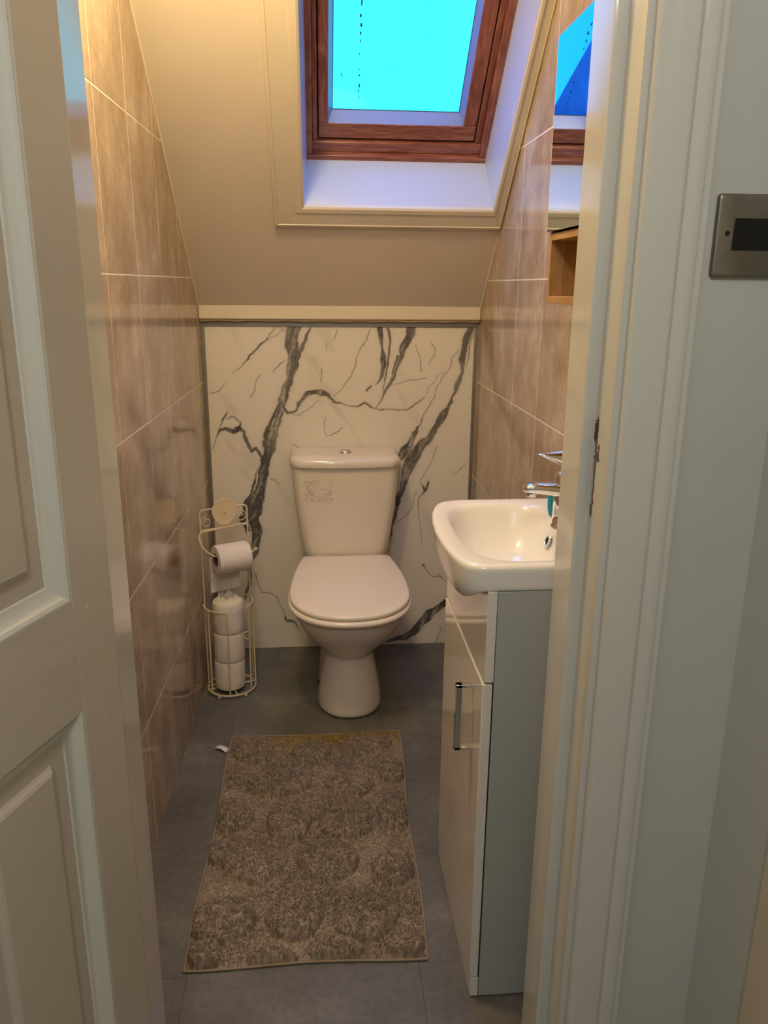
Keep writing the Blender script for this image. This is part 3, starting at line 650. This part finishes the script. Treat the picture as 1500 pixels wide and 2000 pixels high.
# roll arm
RC = fm+nf*.056+zz*.478+e*.003; AX = (e+nf*0).normalized()
La, Ra = RC-AX*.062, RC+AX*.066
armL = PL-e*.010+nf*.012+zz*.548
arm = [PR+zz*.560, PL+e*.01+zz*.552+nf*.004]+bez(PL+e*.006+zz*.552+nf*.005, PL-e*.010+zz*.552+nf*.008, PL-e*.012+zz*.540+nf*.012, PL-e*.009+zz*.522+nf*.020, 6)[1:]+bez(PL-e*.009+zz*.522+nf*.020, PL-e*.005+zz*.495+nf*.040, La+AX*.000+zz*.004, La+AX*.022, 8)[1:]+[Ra, Ra+AX*.012+zz*.007]
wire('roll_arm', arm)
bm = bmesh.new(); bmesh.ops.create_uvsphere(bm, u_segments=14, v_segments=8, radius=.0058, matrix=Matrix.Translation(Ra+AX*.014+zz*.008)); smooth(obj('arm_knob', bm, M_wire, rk))
# basket: bottom ring, upper ring in two arcs, posts, ball feet
wire('bottom_ring', [ringpt(t, .012) for t in np.linspace(0, 2*math.pi, 49)[:-1]], .0030, True)
wire('base_spoke', [ringpt(math.radians(200), .011), ringpt(math.radians(20), .011)]); wire('base_spoke', [ringpt(math.radians(290), .0095), ringpt(math.radians(110), .0095)])
aF, aR, aL, aB = math.radians(272), math.radians(-30), math.radians(184), math.radians(48)
zt = .305
arcF = [ringpt(t, zt) for t in np.linspace(aL, aF, 20)]
wire('upper_ring', [PL+zz*zt]+arcF+[ringpt(aF, zt-.01), ringpt(aF, .012)])
arcR = [ringpt(t, zt+.006) for t in np.linspace(aB, aR-.12, 18)]
wire('upper_ring', [PR+zz*(zt+.006)]+arcR+[ringpt(aR-.05, zt-.002), ringpt(aR, zt-.016), ringpt(aR, .012)])
wire('post', [ringpt(math.radians(222), .012), ringpt(math.radians(222), zt)]); wire('post', [ringpt(math.radians(4), .012), ringpt(math.radians(4), zt+.006)])
cH = ringpt(math.radians(336), .205); wire('scroll', [cH+(Vector((-1, .1, 0))*(math.cos(t)*.016)+zz*math.sin(t)*.013)-Vector((.008, 0, 0)) for t in np.linspace(-2.2, 2.6, 22)], .0016)
for d in (245, 310, 130, 40):
    bm = bmesh.new(); bmesh.ops.create_uvsphere(bm, u_segments=14, v_segments=8, radius=.0060, matrix=Matrix.Translation(ringpt(math.radians(d), .0060))); smooth(obj('ball_foot', bm, M_wire, rk))

# rolls
def roll(label, c, ax, r, h, wrinkle=0, sheet=False, group=None, mat=None):
    o = empty('toilet_roll', c); tag(o, label, 'toilet roll', group)
    ax = Vector(ax).normalized(); a = Vector((0, 0, 1)) if abs(ax.z) < .9 else Vector((1, 0, 0)); u = ax.cross(a).normalized(); v = ax.cross(u)
    bm = bmesh.new(); seg = 48; prof = [(.0215, .001), (r-.006, 0), (r-.0015, .0012), (r, .005), (r*1.006, h*.3), (r*1.004, h*.7), (r, h-.005), (r-.0015, h-.0012), (r-.006, h), (.0215, h-.001)]
    rr_ = random.Random(int(c[2]*1000)); ph = [rr_.random()*6 for _ in range(4)]
    rings = []
    for q, (R0, hh) in enumerate(prof):
        ring = []
        for k in range(seg):
            t = 2*math.pi*k/seg; w = 1+wrinkle*(math.sin(3*t+ph[0])*.5+math.sin(7*t+ph[1]+hh*60)*.25+math.sin(11*t+ph[2])*.2) if R0 > .03 else 1
            ring.append(Vector(c)+ax*hh+(u*math.cos(t)+v*math.sin(t))*R0*w)
        rings.append(ring)
    R2 = loft(bm, rings, False, False); n = seg
    for i in range(n): bm.faces.new([R2[-1][i], R2[-1][(i+1) % n], R2[0][(i+1) % n], R2[0][i]])
    fixn(bm); smooth(obj('paper', bm, mat or M_paper, o), 50)
    bm = bmesh.new(); rings = [[Vector(c)+ax*hh+(u*math.cos(2*math.pi*k/24)+v*math.sin(2*math.pi*k/24))*R0 for k in range(24)] for R0, hh in ((.0212, .001), (.0212, h-.001), (.0198, h-.001), (.0198, .001))]
    R2 = loft(bm, rings, False, False)
    for i in range(24): bm.faces.new([R2[-1][i], R2[-1][(i+1) % 24], R2[0][(i+1) % 24], R2[0][i]])
    fixn(bm); smooth(obj('core', bm, M_core, o), 40)
    return o
z = .0155
for i, lab in enumerate(('spare toilet roll at the bottom of the wire stand', 'spare toilet roll in the middle of the stack in the wire stand')):
    roll(lab, C0+Vector((-.004+.002*i, -.004, z)), (0, 0, 1), .0500, .098, .006, group='spare rolls in the stand'); z += .0995
tr = roll('topmost spare toilet roll, with crumpled translucent wrapping on top', C0+Vector((-.001, -.003, z)), (0, 0, 1), .0500, .100, .012, group='spare rolls in the stand')
# crumpled wrap
n_ = 30; bm = bmesh.new(); vs = {}
rw = random.Random(11)
for i in range(n_+1):
    for j in range(36):
        f = i/n_; t = 2*math.pi*j/36; R0 = .0525*f
        cr = (math.sin(3*t+f*9)*.35+math.sin(5*t-f*14)*.3+rw.uniform(-.4, .4))
        hgt = .012*math.exp(-((f-.42)/.25)**2)*(1+cr)*(1.3 if math.sin(t) > 0 else .7)+.0035*cr*(1-f)+.003
        if f > .93: hgt = -.028*(f-.93)/.07+.0015
        R0 = min(R0, .0508) + (.0006*cr if f > .9 else 0)
        vs[i, j] = bm.verts.new(C0+Vector((-.001+R0*math.cos(t), -.003+R0*math.sin(t), z+.1005+hgt)))
for i in range(n_):
    for j in range(36): bm.faces.new([vs[i, j], vs[i+1, j], vs[i+1, (j+1) % 36], vs[i, (j+1) % 36]])
fixn(bm); smooth(obj('wrapping', bm, M_wrap, tr), 35)
h0 = .104
hr = roll('toilet roll on the wire arm with a sheet hanging down behind', RC-AX*.057-zz*.008, AX, .0475, .108, .003)
# hanging sheet
bm = bmesh.new(); G = []
for i in range(25):
    f = i/24; row = []
    for j in range(13):
        g = j/12; base = RC-zz*.012-nf*.0480+AX*(-.060+.1*g)
        s_len = .126*f-.012*f*(g < .5)*(.5-g)*0
        p = base-zz*(s_len*(1-.06*g))+nf*(.006*math.sin(f*5+g*2)*f)
        row.append(bm.verts.new(p))
    G.append(row)
for i in range(24):
    for j in range(12): bm.faces.new([G[i][j], G[i][j+1], G[i+1][j+1], G[i+1][j]])
o = smooth(obj('hanging_sheet', bm, M_paper, hr), 80); s = o.modifiers.new('t', 'SOLIDIFY'); s.thickness = .0006

# ================================================================== VANITY UNIT
VX, VY0, VY1, VXB = .274, 1.183, 1.578, .546
va = empty('vanity_unit', ((VX+VXB)/2, (VY0+VY1)/2, 0)); tag(va, 'white gloss floor-standing vanity unit with one door, under the basin', 'cabinet')
box('side_panel', VX+.0165, VXB, VY0, VY0+.016, .003, .8285, M_carc, va, .0006)
box('side_panel', VX+.0165, VXB, VY1-.016, VY1, .003, .8285, M_carc, va, .0006)
box('back_panel', VXB-.008, VXB-.0005, VY0+.0165, VY1-.0165, .05, .75, M_carc, va)
box('bottom_panel', VX+.03, VXB-.0085, VY0+.0165, VY1-.0165, .06, .076, M_carc, va)
bm = bmesh.new()
prism(bm, [(VX-.0005, y, z) for y, z in ((VY0+.0005, .6655), (VY1-.0005, .6655), (VY1-.0005, .8285), (1.562, .8285), (1.54, .806), (1.50, .795), (1.30, .795), (1.255, .806), (1.230, .8285), (VY0+.0005, .8285))], (.016, 0, 0)); fixn(bm)
bev(obj('front_rail', bm, M_lac, va), .0010, 2)   # cut out for the bowl behind the basin's belly
dr = box('door', VX-.0025, VX+.0145, VY0+.0015, VY1-.0015, .046, .6605, M_lac, va, .0014)
box('plinth', VX, VX+.0155, VY0+.0005, VY1-.0005, .003, .0440, M_lac, va, .0006)
bm = bmesh.new(); bx(bm, VX+.0145, VX+.0163, VY0+.0025, VY0+.0035, .046, .6605); obj('edge_gap', bm, M_dark, va)
# bow handle
bm = bmesh.new(); hx = .031
bx(bm, VX-.003-hx, VX-.003-hx+.0115, 1.2535, 1.2655, .493, .625)
bx(bm, VX-.003-hx, VX-.0018, 1.2535, 1.2655, .6185, .6250); bx(bm, VX-.003-hx, VX-.0018, 1.2535, 1.2655, .493, .4995); fixn(bm)
bev(obj('handle', bm, M_chrome, dr), .0010, 2)

# ================================================================== BASIN
bs = empty('wash_basin', (.39, 1.39, .829)); tag(bs, 'white ceramic wash basin with a bowed front, on the vanity unit', 'sink')
OUTL = [(.546, 1.603), (.48, 1.6035), (.40, 1.6035), (.33, 1.603), (.292, 1.601), (.268, 1.596), (.249, 1.583), (.238, 1.562), (.226, 1.515), (.2175, 1.455), (.2135, 1.39), (.2145, 1.325), (.2195, 1.268), (.228, 1.222), (.237, 1.198), (.250, 1.186), (.268, 1.182), (.33, 1.181), (.40, 1.181), (.48, 1.181), (.546, 1.181)]
cb = Vector((.375, 1.392))
def raycast(poly, a, c=cb):
    d = Vector((math.cos(a), math.sin(a))); best = 0
    for i in range(len(poly)):
        p, q = Vector(poly[i]), Vector(poly[(i+1) % len(poly)]); e1 = q-p
        den = d.x*(-e1.y)-d.y*(-e1.x)
        if abs(den) < 1e-12: continue
        r = p-c; t = (r.x*(-e1.y)-r.y*(-e1.x))/den; u = (d.x*r.y-d.y*r.x)/den
        if t > 0 and -1e-6 <= u <= 1+1e-6: best = max(best, t)
    return best
NB = 160; ang = [2*math.pi*i/NB for i in range(NB)]
# densify the corners against the wall
for ca in (math.atan2(1.603-cb.y, .546-cb.x), 2*math.pi+math.atan2(1.181-cb.y, .546-cb.x)):
    k = min(range(NB), key=lambda i: abs(ang[i]-ca)); ang[k] = ca
out = [cb+Vector((math.cos(a), math.sin(a)))*raycast(OUTL, a) for a in ang]
# smooth the traced outline a little (not at the wall)
for _ in range(3):
    out = [out[i] if out[i].x > .50 else (out[i-1]+out[i]*2+out[(i+1) % NB])/4 for i in range(NB)]
def supr(a, cx, cy, ax_, ay, p):
    c, s = math.cos(a), math.sin(a); k = (abs(c)/ax_)**p+(abs(s)/ay)**p; t = k**(-1/p); return Vector((cx+c*t, cy+s*t))
ZT = .8735
def innerp(i, f, z, p=3.6):
    a = ang[i]; base = supr(a, .3605, 1.3905, .1010*f, .1720*f, p)
    # bowed front edge of the bowl
    if base.x < .3605: base.x -= .006*(1-((base.y-1.39)/.172)**2)*f
    return (base.x, base.y, z)
def outp(i, off, z):
    p = out[i]; d = (p-cb).normalized(); q = p-d*off
    if p.x > .540: q.x = p.x
    return (q.x, q.y, z)
bump_ = lambda p: max(0, 1-abs((p.y-1.385)/.205)**2.4)
rings = []
def under(i, f):
    """skirt: straight 44 mm apron on the sides, deeper belly at the front"""
    p = out[i]; d = (p-cb).normalized(); front = min(1, max(0, (.285-p.x)/.045)); b = front*bump_(p)**.75 if bump_(p) > 0 else 0
    zb = .8290-.0600*b; z = ZT-.012-(ZT-.012-zb)*f
    ins = (.001+.0015*f)*(1-b)+b*(.003+.012*f+.034*f**4)+.006*max(0, f-.9)*10*.3
    q = p-d*ins
    if p.x > .540: q.x = p.x
    return (q.x, q.y, z)
bm = bmesh.new()
for f, z in ((.11, -.120), (.6, -.110), (.86, -.080), (1.0, -.056), (1.1, -.0440)):
    rings.append([innerp(i, f, ZT+z, 2.3+1.3*max(0, (min(f, 1)-.3)/.7)) for i in range(NB)])
rings.append([(cb.x+(under(i, 1)[0]-cb.x)*.975, cb.y+(under(i, 1)[1]-cb.y)*.985, under(i, 1)[2]-.0002) for i in range(NB)])
for f in (.97, .85, .7, .55, .4, .25, .1, 0): rings.append([under(i, f) for i in range(NB)])
for o_f, z in ((.0012, ZT-.006), (.0035, ZT-.002), (.0075, ZT), (.014, ZT+.0004)): rings.append([outp(i, o_f, z) for i in range(NB)])
def mixr(i, t, z):
    a = outp(i, .014, z); b = innerp(i, 1.05, z); return (a[0]+(b[0]-a[0])*t, a[1]+(b[1]-a[1])*t, z)
for t, z in ((.35, ZT+.0002), (.7, ZT-.0008)): rings.append([mixr(i, t, z) for i in range(NB)])
for f, z in ((1.05, -.0015), (1.025, -.0035), (1.0, -.007), (.975, -.013), (.95, -.021), (.92, -.032), (.885, -.044), (.84, -.056), (.78, -.069), (.70, -.082), (.60, -.093), (.48, -.101), (.35, -.1065), (.22, -.110), (.11, -.112)):
    rings.append([innerp(i, f, ZT+z, 2.3+1.3*max(0, (f-.3)/.7)) for i in range(NB)])
loft(bm, rings, True, True); fixn(bm)
bo = smooth(obj('bowl', bm, M_cerw, bs), 55)
bm = bmesh.new(); lathe(bm, [(.0175, 0), (.0175, .0015), (.014, .0022), (.012, .0005), (.005, -.001), (0, -.001)], (.3605, 1.39, ZT-.1118), seg=28); smooth(obj('drain', bm, M_chrome, bs))
ax_ = Vector((-1, -.0, .30)).normalized(); oc = Vector((.4450, 1.437, .8310))
bm = bmesh.new(); lathe(bm, [(.0085, .0), (.0130, .0), (.0135, .0018), (.0125, .0032), (.0095, .0034), (.0085, .002)], oc, ax_, 30, False); ov = smooth(obj('overflow_ring', bm, M_chrome, bs), 50)
bm = bmesh.new(); lathe(bm, [(0, -.001), (.0088, -.001), (.0088, .0008), (0, .0009)], oc, ax_, 24); obj('hole', bm, M_dark, ov)

# tap
tp = empty('basin_tap', (.468, 1.39, ZT)); tag(tp, 'chrome single-lever basin tap, partly behind the door lining', 'tap')
bm = bmesh.new(); lathe(bm, [(0, 0), (.030, 0), (.030, .004), (.027, .007), (.0265, .03), (.0262, .098), (.0245, .104), (.018, .108), (0, .109)], (.4625, 1.39, ZT+.0006), seg=40); smooth(obj('body', bm, M_chrome, tp), 50)
bm = bmesh.new(); rg = []
for x, zc, hy, hz in ((.470, .944, .020, .013), (.45, .9455, .0195, .0128), (.425, .9485, .019, .0118), (.405, .9505, .0185, .0105), (.392, .9510, .0175, .0095), (.383, .9500, .0150, .0078), (.3785, .9485, .0105, .0050), (.3772, .9480, .004, .002)):
    rg.append([(x, 1.39+hy*math.copysign(abs(math.cos(t))**.8, math.cos(t)), zc+hz*math.copysign(abs(math.sin(t))**.8, math.sin(t))) for t in np.linspace(0, 2*math.pi, 29)[:-1]])
loft(bm, rg); fixn(bm); smooth(obj('spout', bm, M_chrome, tp), 60)
bm = bmesh.new(); lathe(bm, [(0, 0), (.0095, 0), (.010, .002), (.010, .011), (0, .011)], (.3925, 1.39, .9335), (.12, 0, 1), 24); ae = smooth(obj('aerator', bm, M_chrome, tp), 40)
bm = bmesh.new(); rg = []
for x, zc, hy, hz in ((.492, 1.000, .012, .010), (.478, 1.0025, .020, .0150), (.462, 1.006, .0205, .0150), (.442, 1.0060, .018, .0135), (.425, 1.0095, .015, .0085), (.410, 1.0125, .0125, .0040), (.402, 1.0138, .0090, .0016), (.3995, 1.0138, .004, .0006)):
    rg.append([(x, 1.39+hy*math.cos(t), zc+hz*math.sin(t)) for t in np.linspace(0, 2*math.pi, 25)[:-1]])
loft(bm, rg); fixn(bm); smooth(obj('lever', bm, M_chrome, tp), 60)
bm = bmesh.new(); lathe(bm, [(0, 0), (.012, .001), (.0165, .006), (.019, .018), (.0198, .032), (.0190, .046), (.0165, .053), (.010, .056), (0, .057)], (.4630, 1.4510, ZT+.0004), seg=32)
o = smooth(obj('soap_bar', bm, M_teal), 70); tag(o, 'small turquoise soap standing on the basin rim behind the tap', 'soap')
for v in o.data.vertices: v.co.y = 1.451+(v.co.y-1.451)*.62

# ================================================================== MIRROR CABINET
CX0, CXB, CY0, CY1, CB, CT = .420, .5465, 1.195, 1.4745, 1.2785, 1.716
mc = empty('mirror_cabinet', ((CX0+CXB)/2, (CY0+CY1)/2, CB)); tag(mc, 'oak-veneered mirror cabinet with an open shelf, above the basin', 'cabinet')
box('side_panel', CX0+.002, CXB, CY1-.012, CY1, CB, CT, M_oak, mc, .0006)
box('side_panel', CX0+.002, CXB, CY0, CY0+.012, CB, CT, M_oak, mc, .0006)
M_oakh = wood_mat('oak_veneer_along', srgb(150, 112, 66), srgb(170, 132, 82), srgb(186, 148, 98), .4, (12, 1.4, 12))
box('shelf', CX0+.002, CXB, CY0+.0122, CY1-.0122, CB+.0002, CB+.0125, M_oakh, mc, .0006)
box('shelf', CX0+.0005, CXB, CY0+.0122, CY1-.0122, 1.3855, 1.3975, M_oakh, mc, .0006)
box('top_panel', CX0+.002, CXB, CY0+.0122, CY1-.0122, CT-.012, CT, M_oakh, mc, .0006)
box('back_panel', CXB-.006, CXB-.0002, CY0+.0122, CY1-.0122, CB+.0126, CT-.0122, M_oak, mc)
dm = box('mirror_door', CX0-.001, CX0+.0015, CY0+.003, CY1-.0015, 1.4010, 1.7115, M_dark, mc)
bm = bmesh.new(); bx(bm, CX0-.005, CX0-.0012, CY0+.003, CY1-.0028, 1.4005, 1.7110); fixn(bm); obj('mirror', bm, M_mirror, dm)

# ================================================================== SWITCH PLATE
sw_ = empty('switch_plate', (.4755, YF, 1.3615)); tag(sw_, 'brushed steel switch plate with a black rocker, on the wall beside the door', 'switch')
def rrect(x0, x1, z0, z1, r, y, n=6):
    p = []
    for cx, cz, a0 in ((x1-r, z1-r, 0), (x0+r, z1-r, .5*math.pi), (x0+r, z0+r, math.pi), (x1-r, z0+r, 1.5*math.pi)):
        p += [(cx+r*math.cos(a0+i/n*math.pi/2), y, cz+r*math.sin(a0+i/n*math.pi/2)) for i in range(n+1)]
    return p
sx0, sx1, sz0, sz1 = .4325, .5185, 1.3180, 1.4045
bm = bmesh.new(); loft(bm, [rrect(sx0, sx1, sz0, sz1, .004, YF-.0003), rrect(sx0, sx1, sz0, sz1, .004, YF-.0038), rrect(sx0+.0012, sx1-.0012, sz0+.0012, sz1-.0012, .004, YF-.0058), rrect(sx0+.003, sx1-.003, sz0+.003, sz1-.003, .003, YF-.0064)]); fixn(bm)
smooth(obj('plate', bm, M_steel, sw_), 40)
box('rocker', .4520, .4990, YF-.0075, YF-.006, 1.3465, 1.3795, M_black, sw_, .0004)
for x in (.4455, .5055):
    bm = bmesh.new(); lathe(bm, [(0, 0), (.0028, 0), (.0028, .0006), (.0022, .0009), (0, .0007)], (x, YF-.0063, 1.3640), (0, -1, 0), 16); obj('screw', bm, newmat('dark_screw', srgb(40, 36, 30), .5, .6), sw_)

# ================================================================== RUG
PEB = [(-0.196, 2.041, 0.069, 0.074), (-0.031, 2.02, 0.066, 0.074), (0.132, 2.058, 0.076, 0.061), (0.194, 1.91, 0.048, 0.059), (-0.118, 1.874, 0.098, 0.069), (0.073, 1.861, 0.072, 0.064), (-0.228, 1.749, 0.058, 0.077), (-0.087, 1.709, 0.062, 0.082), (0.059, 1.698, 0.074, 0.074), (0.19, 1.734, 0.054, 0.069), (-0.158, 1.576, 0.08, 0.084), (0.011, 1.564, 0.085, 0.071), (0.161, 1.534, 0.057, 0.069), (-0.217, 1.4, 0.077, 0.075), (-0.065, 1.405, 0.073, 0.076), (0.09, 1.393, 0.078, 0.075), (-0.241, 1.307, 0.038, 0.038), (-0.107, 1.292, 0.057, 0.028), (0.023, 1.306, 0.07, 0.034), (0.159, 1.311, 0.051, 0.039), (-0.25, 1.609, 0.036, 0.047)]
TLc, TRc, BRc, BLc = (-.264, 2.122), (.233, 2.124), (.206, 1.279), (-.277, 1.284)
rug = empty('bath_mat', (-.02, 1.70, 0)); tag(rug, 'brown tufted bath mat with pebble pattern and a yellow far edge, in front of toilet', 'bath mat')
def rugxy(u, v):
    x = (TLc[0]*(1-u)+TRc[0]*u)*v+(BLc[0]*(1-u)+BRc[0]*u)*(1-v); y = (TLc[1]*(1-u)+TRc[1]*u)*v+(BLc[1]*(1-u)+BRc[1]*u)*(1-v)
    x = x+.004*np.sin(v*9)*(np.abs(u-.5)*2)**4*np.sign(u-.5); y = y+.004*np.sin(u*7+1)*(np.abs(v-.5)*2)**6*np.sign(v-.5)
    return x, y
def rugh(x, y, u, v):
    h = np.full_like(x, .0050)
    wx = x+(vnoise(x, y, 22, 31, 2)-.5)*.02; wy = y+(vnoise(x, y, 22, 32, 2)-.5)*.02
    for (cx, cy, a, b) in PEB:
        a, b = a*.89, b*.84
        q = np.sqrt(((wx-cx)/a)**2+((wy-cy)/b)**2)
        h = np.maximum(h, .0050+.0230*np.clip(1-q**5.5, 0, 1)**.5)
    h = h+(vnoise(x, y, 16, 33, 2)-.5)*.007
    edge = np.minimum(np.minimum(u, 1-u)*.5, np.minimum(v, 1-v)*.84)
    h = h*np.clip(edge/.010, 0, 1)**.45
    h = h+(vnoise(x+.3*y, y, 95, 36, 2)-.5)*.0022*np.clip(edge/.010, 0, 1)
    return h
nu, nv = 300, 500
U, V_ = np.meshgrid(np.linspace(0, 1, nu), np.linspace(0, 1, nv), indexing='ij'); U = U.ravel(); V_ = V_.ravel()
X_, Y_ = rugxy(U, V_); H_ = rugh(X_, Y_, U, V_)
tuft = vnoise(X_, Y_, 260, 35, 2, .6); tuft2 = vnoise(X_+.3*Y_, Y_, 95, 36, 2)
Hn = H_+((tuft-.5)*.0050+(tuft2-.5)*.0055)*np.clip(H_/.006, 0, 1)
me = gridmesh('pile', np.stack([X_, Y_, np.maximum(Hn, .0008)], 1), nu, nv)
far_yellow = np.clip((V_-.865)/.10+(vnoise(X_, Y_, 9, 40, 3)-.5)*1.2, 0, 1)*np.clip((U-.10)/.25, 0, 1)  # mask: pile turns yellow towards the far edge, broken up by noise
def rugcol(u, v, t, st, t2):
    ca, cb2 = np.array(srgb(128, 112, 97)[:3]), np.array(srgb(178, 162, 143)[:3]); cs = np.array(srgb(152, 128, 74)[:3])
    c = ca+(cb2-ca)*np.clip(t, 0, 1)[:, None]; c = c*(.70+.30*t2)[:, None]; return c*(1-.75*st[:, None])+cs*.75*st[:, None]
setcol(me, 'pile', rugcol(U, V_, (tuft-.2)*1.6, far_yellow, vnoise(X_, Y_, 12, 41, 2)))
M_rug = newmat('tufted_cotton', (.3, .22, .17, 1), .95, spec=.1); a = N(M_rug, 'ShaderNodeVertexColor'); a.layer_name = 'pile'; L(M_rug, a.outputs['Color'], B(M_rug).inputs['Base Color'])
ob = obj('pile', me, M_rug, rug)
# loops of yarn standing out of the pile
NT = 60000
u = RNG.random(NT)*.985+.0075; v = RNG.random(NT)*.99+.005; x, y = rugxy(u, v); h = rugh(x, y, u, v)
ln = RNG.uniform(.0035, .0070, NT)*np.clip(h/.006, .3, 1); az = RNG.uniform(0, 2*np.pi, NT)+0; lean = RNG.uniform(.15, .95, NT); wd = RNG.uniform(.0007, .0012, NT)
base = np.stack([x, y, np.maximum(h-.002, .0005)], 1); dirh = np.stack([np.cos(az), np.sin(az), np.zeros(NT)], 1); side = np.stack([-np.sin(az), np.cos(az), np.zeros(NT)], 1); zed = np.array([0, 0, 1.])
mid = base+dirh*(lean*ln*.35)[:, None]+zed*(ln*.75)[:, None]; tip = base+dirh*(lean*ln*.95)[:, None]+zed*(ln*(1.05-.45*lean))[:, None]
w3 = side*wd[:, None]; fw3 = dirh*wd[:, None]
verts = np.stack([base-w3, base+w3, base+fw3*1.4, mid-w3, mid+w3, mid+fw3*1.4, tip], 1).reshape(-1, 3)
k = np.arange(NT)*7
tri = np.concatenate([np.stack([k+a_, k+b_, k+c2], 1) for a_, b_, c2 in ((0, 1, 4), (0, 4, 3), (1, 2, 5), (1, 5, 4), (2, 0, 3), (2, 3, 5), (3, 4, 6), (4, 5, 6), (5, 3, 6))])
mt = bpy.data.meshes.new('tufts'); mt.vertices.add(len(verts)); mt.vertices.foreach_set('co', verts.astype(np.float32).ravel())
mt.loops.add(len(tri)*3); mt.loops.foreach_set('vertex_index', tri.astype(np.int32).ravel()); mt.polygons.add(len(tri)); mt.polygons.foreach_set('loop_start', np.arange(0, len(tri)*3, 3, dtype=np.int32))
try: mt.polygons.foreach_set('loop_total', np.full(len(tri), 3, dtype=np.int32))
except Exception: pass
mt.update(calc_edges=True); mt.polygons.foreach_set('use_smooth', [True]*len(tri))
tuft_yellow = np.clip((v-.865)/.10+(vnoise(x, y, 9, 40, 3)-.5)*1.2, 0, 1)*np.clip((u-.10)/.25, 0, 1)  # same yellow far-edge mask for the tufts
setcol(mt, 'pile', np.repeat(rugcol(u, v, RNG.random(NT), tuft_yellow, vnoise(x, y, 12, 41, 2)), 7, axis=0))
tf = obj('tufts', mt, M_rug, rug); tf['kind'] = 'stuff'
# woven edge binding and wash tag
pe = []
for uu, vv in [(t, 0) for t in np.linspace(0, 1, 60)]+[(1, t) for t in np.linspace(.01, .99, 80)]+[(t, 1) for t in np.linspace(1, 0, 60)]+[(0, t) for t in np.linspace(.99, .01, 80)]:
    a_, b_ = rugxy(np.array([uu]), np.array([vv])); pe.append((float(a_[0]), float(b_[0]), .0036))
bm = bmesh.new(); tube(bm, pe, .0026, 6, True); smooth(obj('binding', bm, newmat('woven_binding', srgb(150, 134, 114), .9), rug), 80)
bm = bmesh.new(); G = []
for i in range(9):
    f = i/8; c = Vector((-.272-.036*f, 2.052+.018*f, .004+.006*math.sin(f*math.pi)+.003*f)); G.append([bm.verts.new(c+Vector((.004, .009, 0))*s*(1-.25*f)) for s in (-1, 0, 1)])
for i in range(8):
    for j in range(2): bm.faces.new([G[i][j], G[i][j+1], G[i+1][j+1], G[i+1][j]])
o = smooth(obj('wash_tag', bm, newmat('white_satin_tag', srgb(235, 232, 226), .5), rug), 80); o['label'] = 'white wash tag'; s = o.modifiers.new('t', 'SOLIDIFY'); s.thickness = .0006

# ================================================================== OUTSIDE: the roof seen in the mirror, and lamp fittings out of frame
bm = bmesh.new()
E0 = Vector((-.589, 5.0, 2.34)); up_ = Vector((-.165, 0, .297)).normalized()
rp = [E0-up_*1.6, E0+up_*1.9, E0+up_*1.9+Vector((-3.2, 0, -.8)), E0-up_*1.6+Vector((-4.2, 0, -.6))]
prism(bm, rp, (-.9, 1.6, -.2)); fixn(bm); o = obj('neighbouring_roof', bm, M_slate); tag(o, 'dark blue slate roof outside, seen only in the cabinet mirror', 'roof')
def fitting(name, c, label, em):
    f = empty(name, c); tag(f, label, 'lamp')
    bm = bmesh.new(); lathe(bm, [(0, 0), (.13, 0), (.13, -.018), (.12, -.022), (0, -.022)], c, seg=36); smooth(obj('base', bm, M_glossc, f), 40)
fitting('ceiling_light', (-.16, 1.46, CZ-.0005), 'round warm ceiling light above the basin', 0)
fitting('ceiling_light', (-.15, -.35, 2.4495), 'round ceiling light in the hall', 0)

# placed empties: turn direct children into local coordinates
bpy.context.view_layer.update()
for o in list(bpy.data.objects):
    if o.parent and o.parent.type == 'EMPTY': o.location = Vector(o.location)-Vector(o.parent.location)
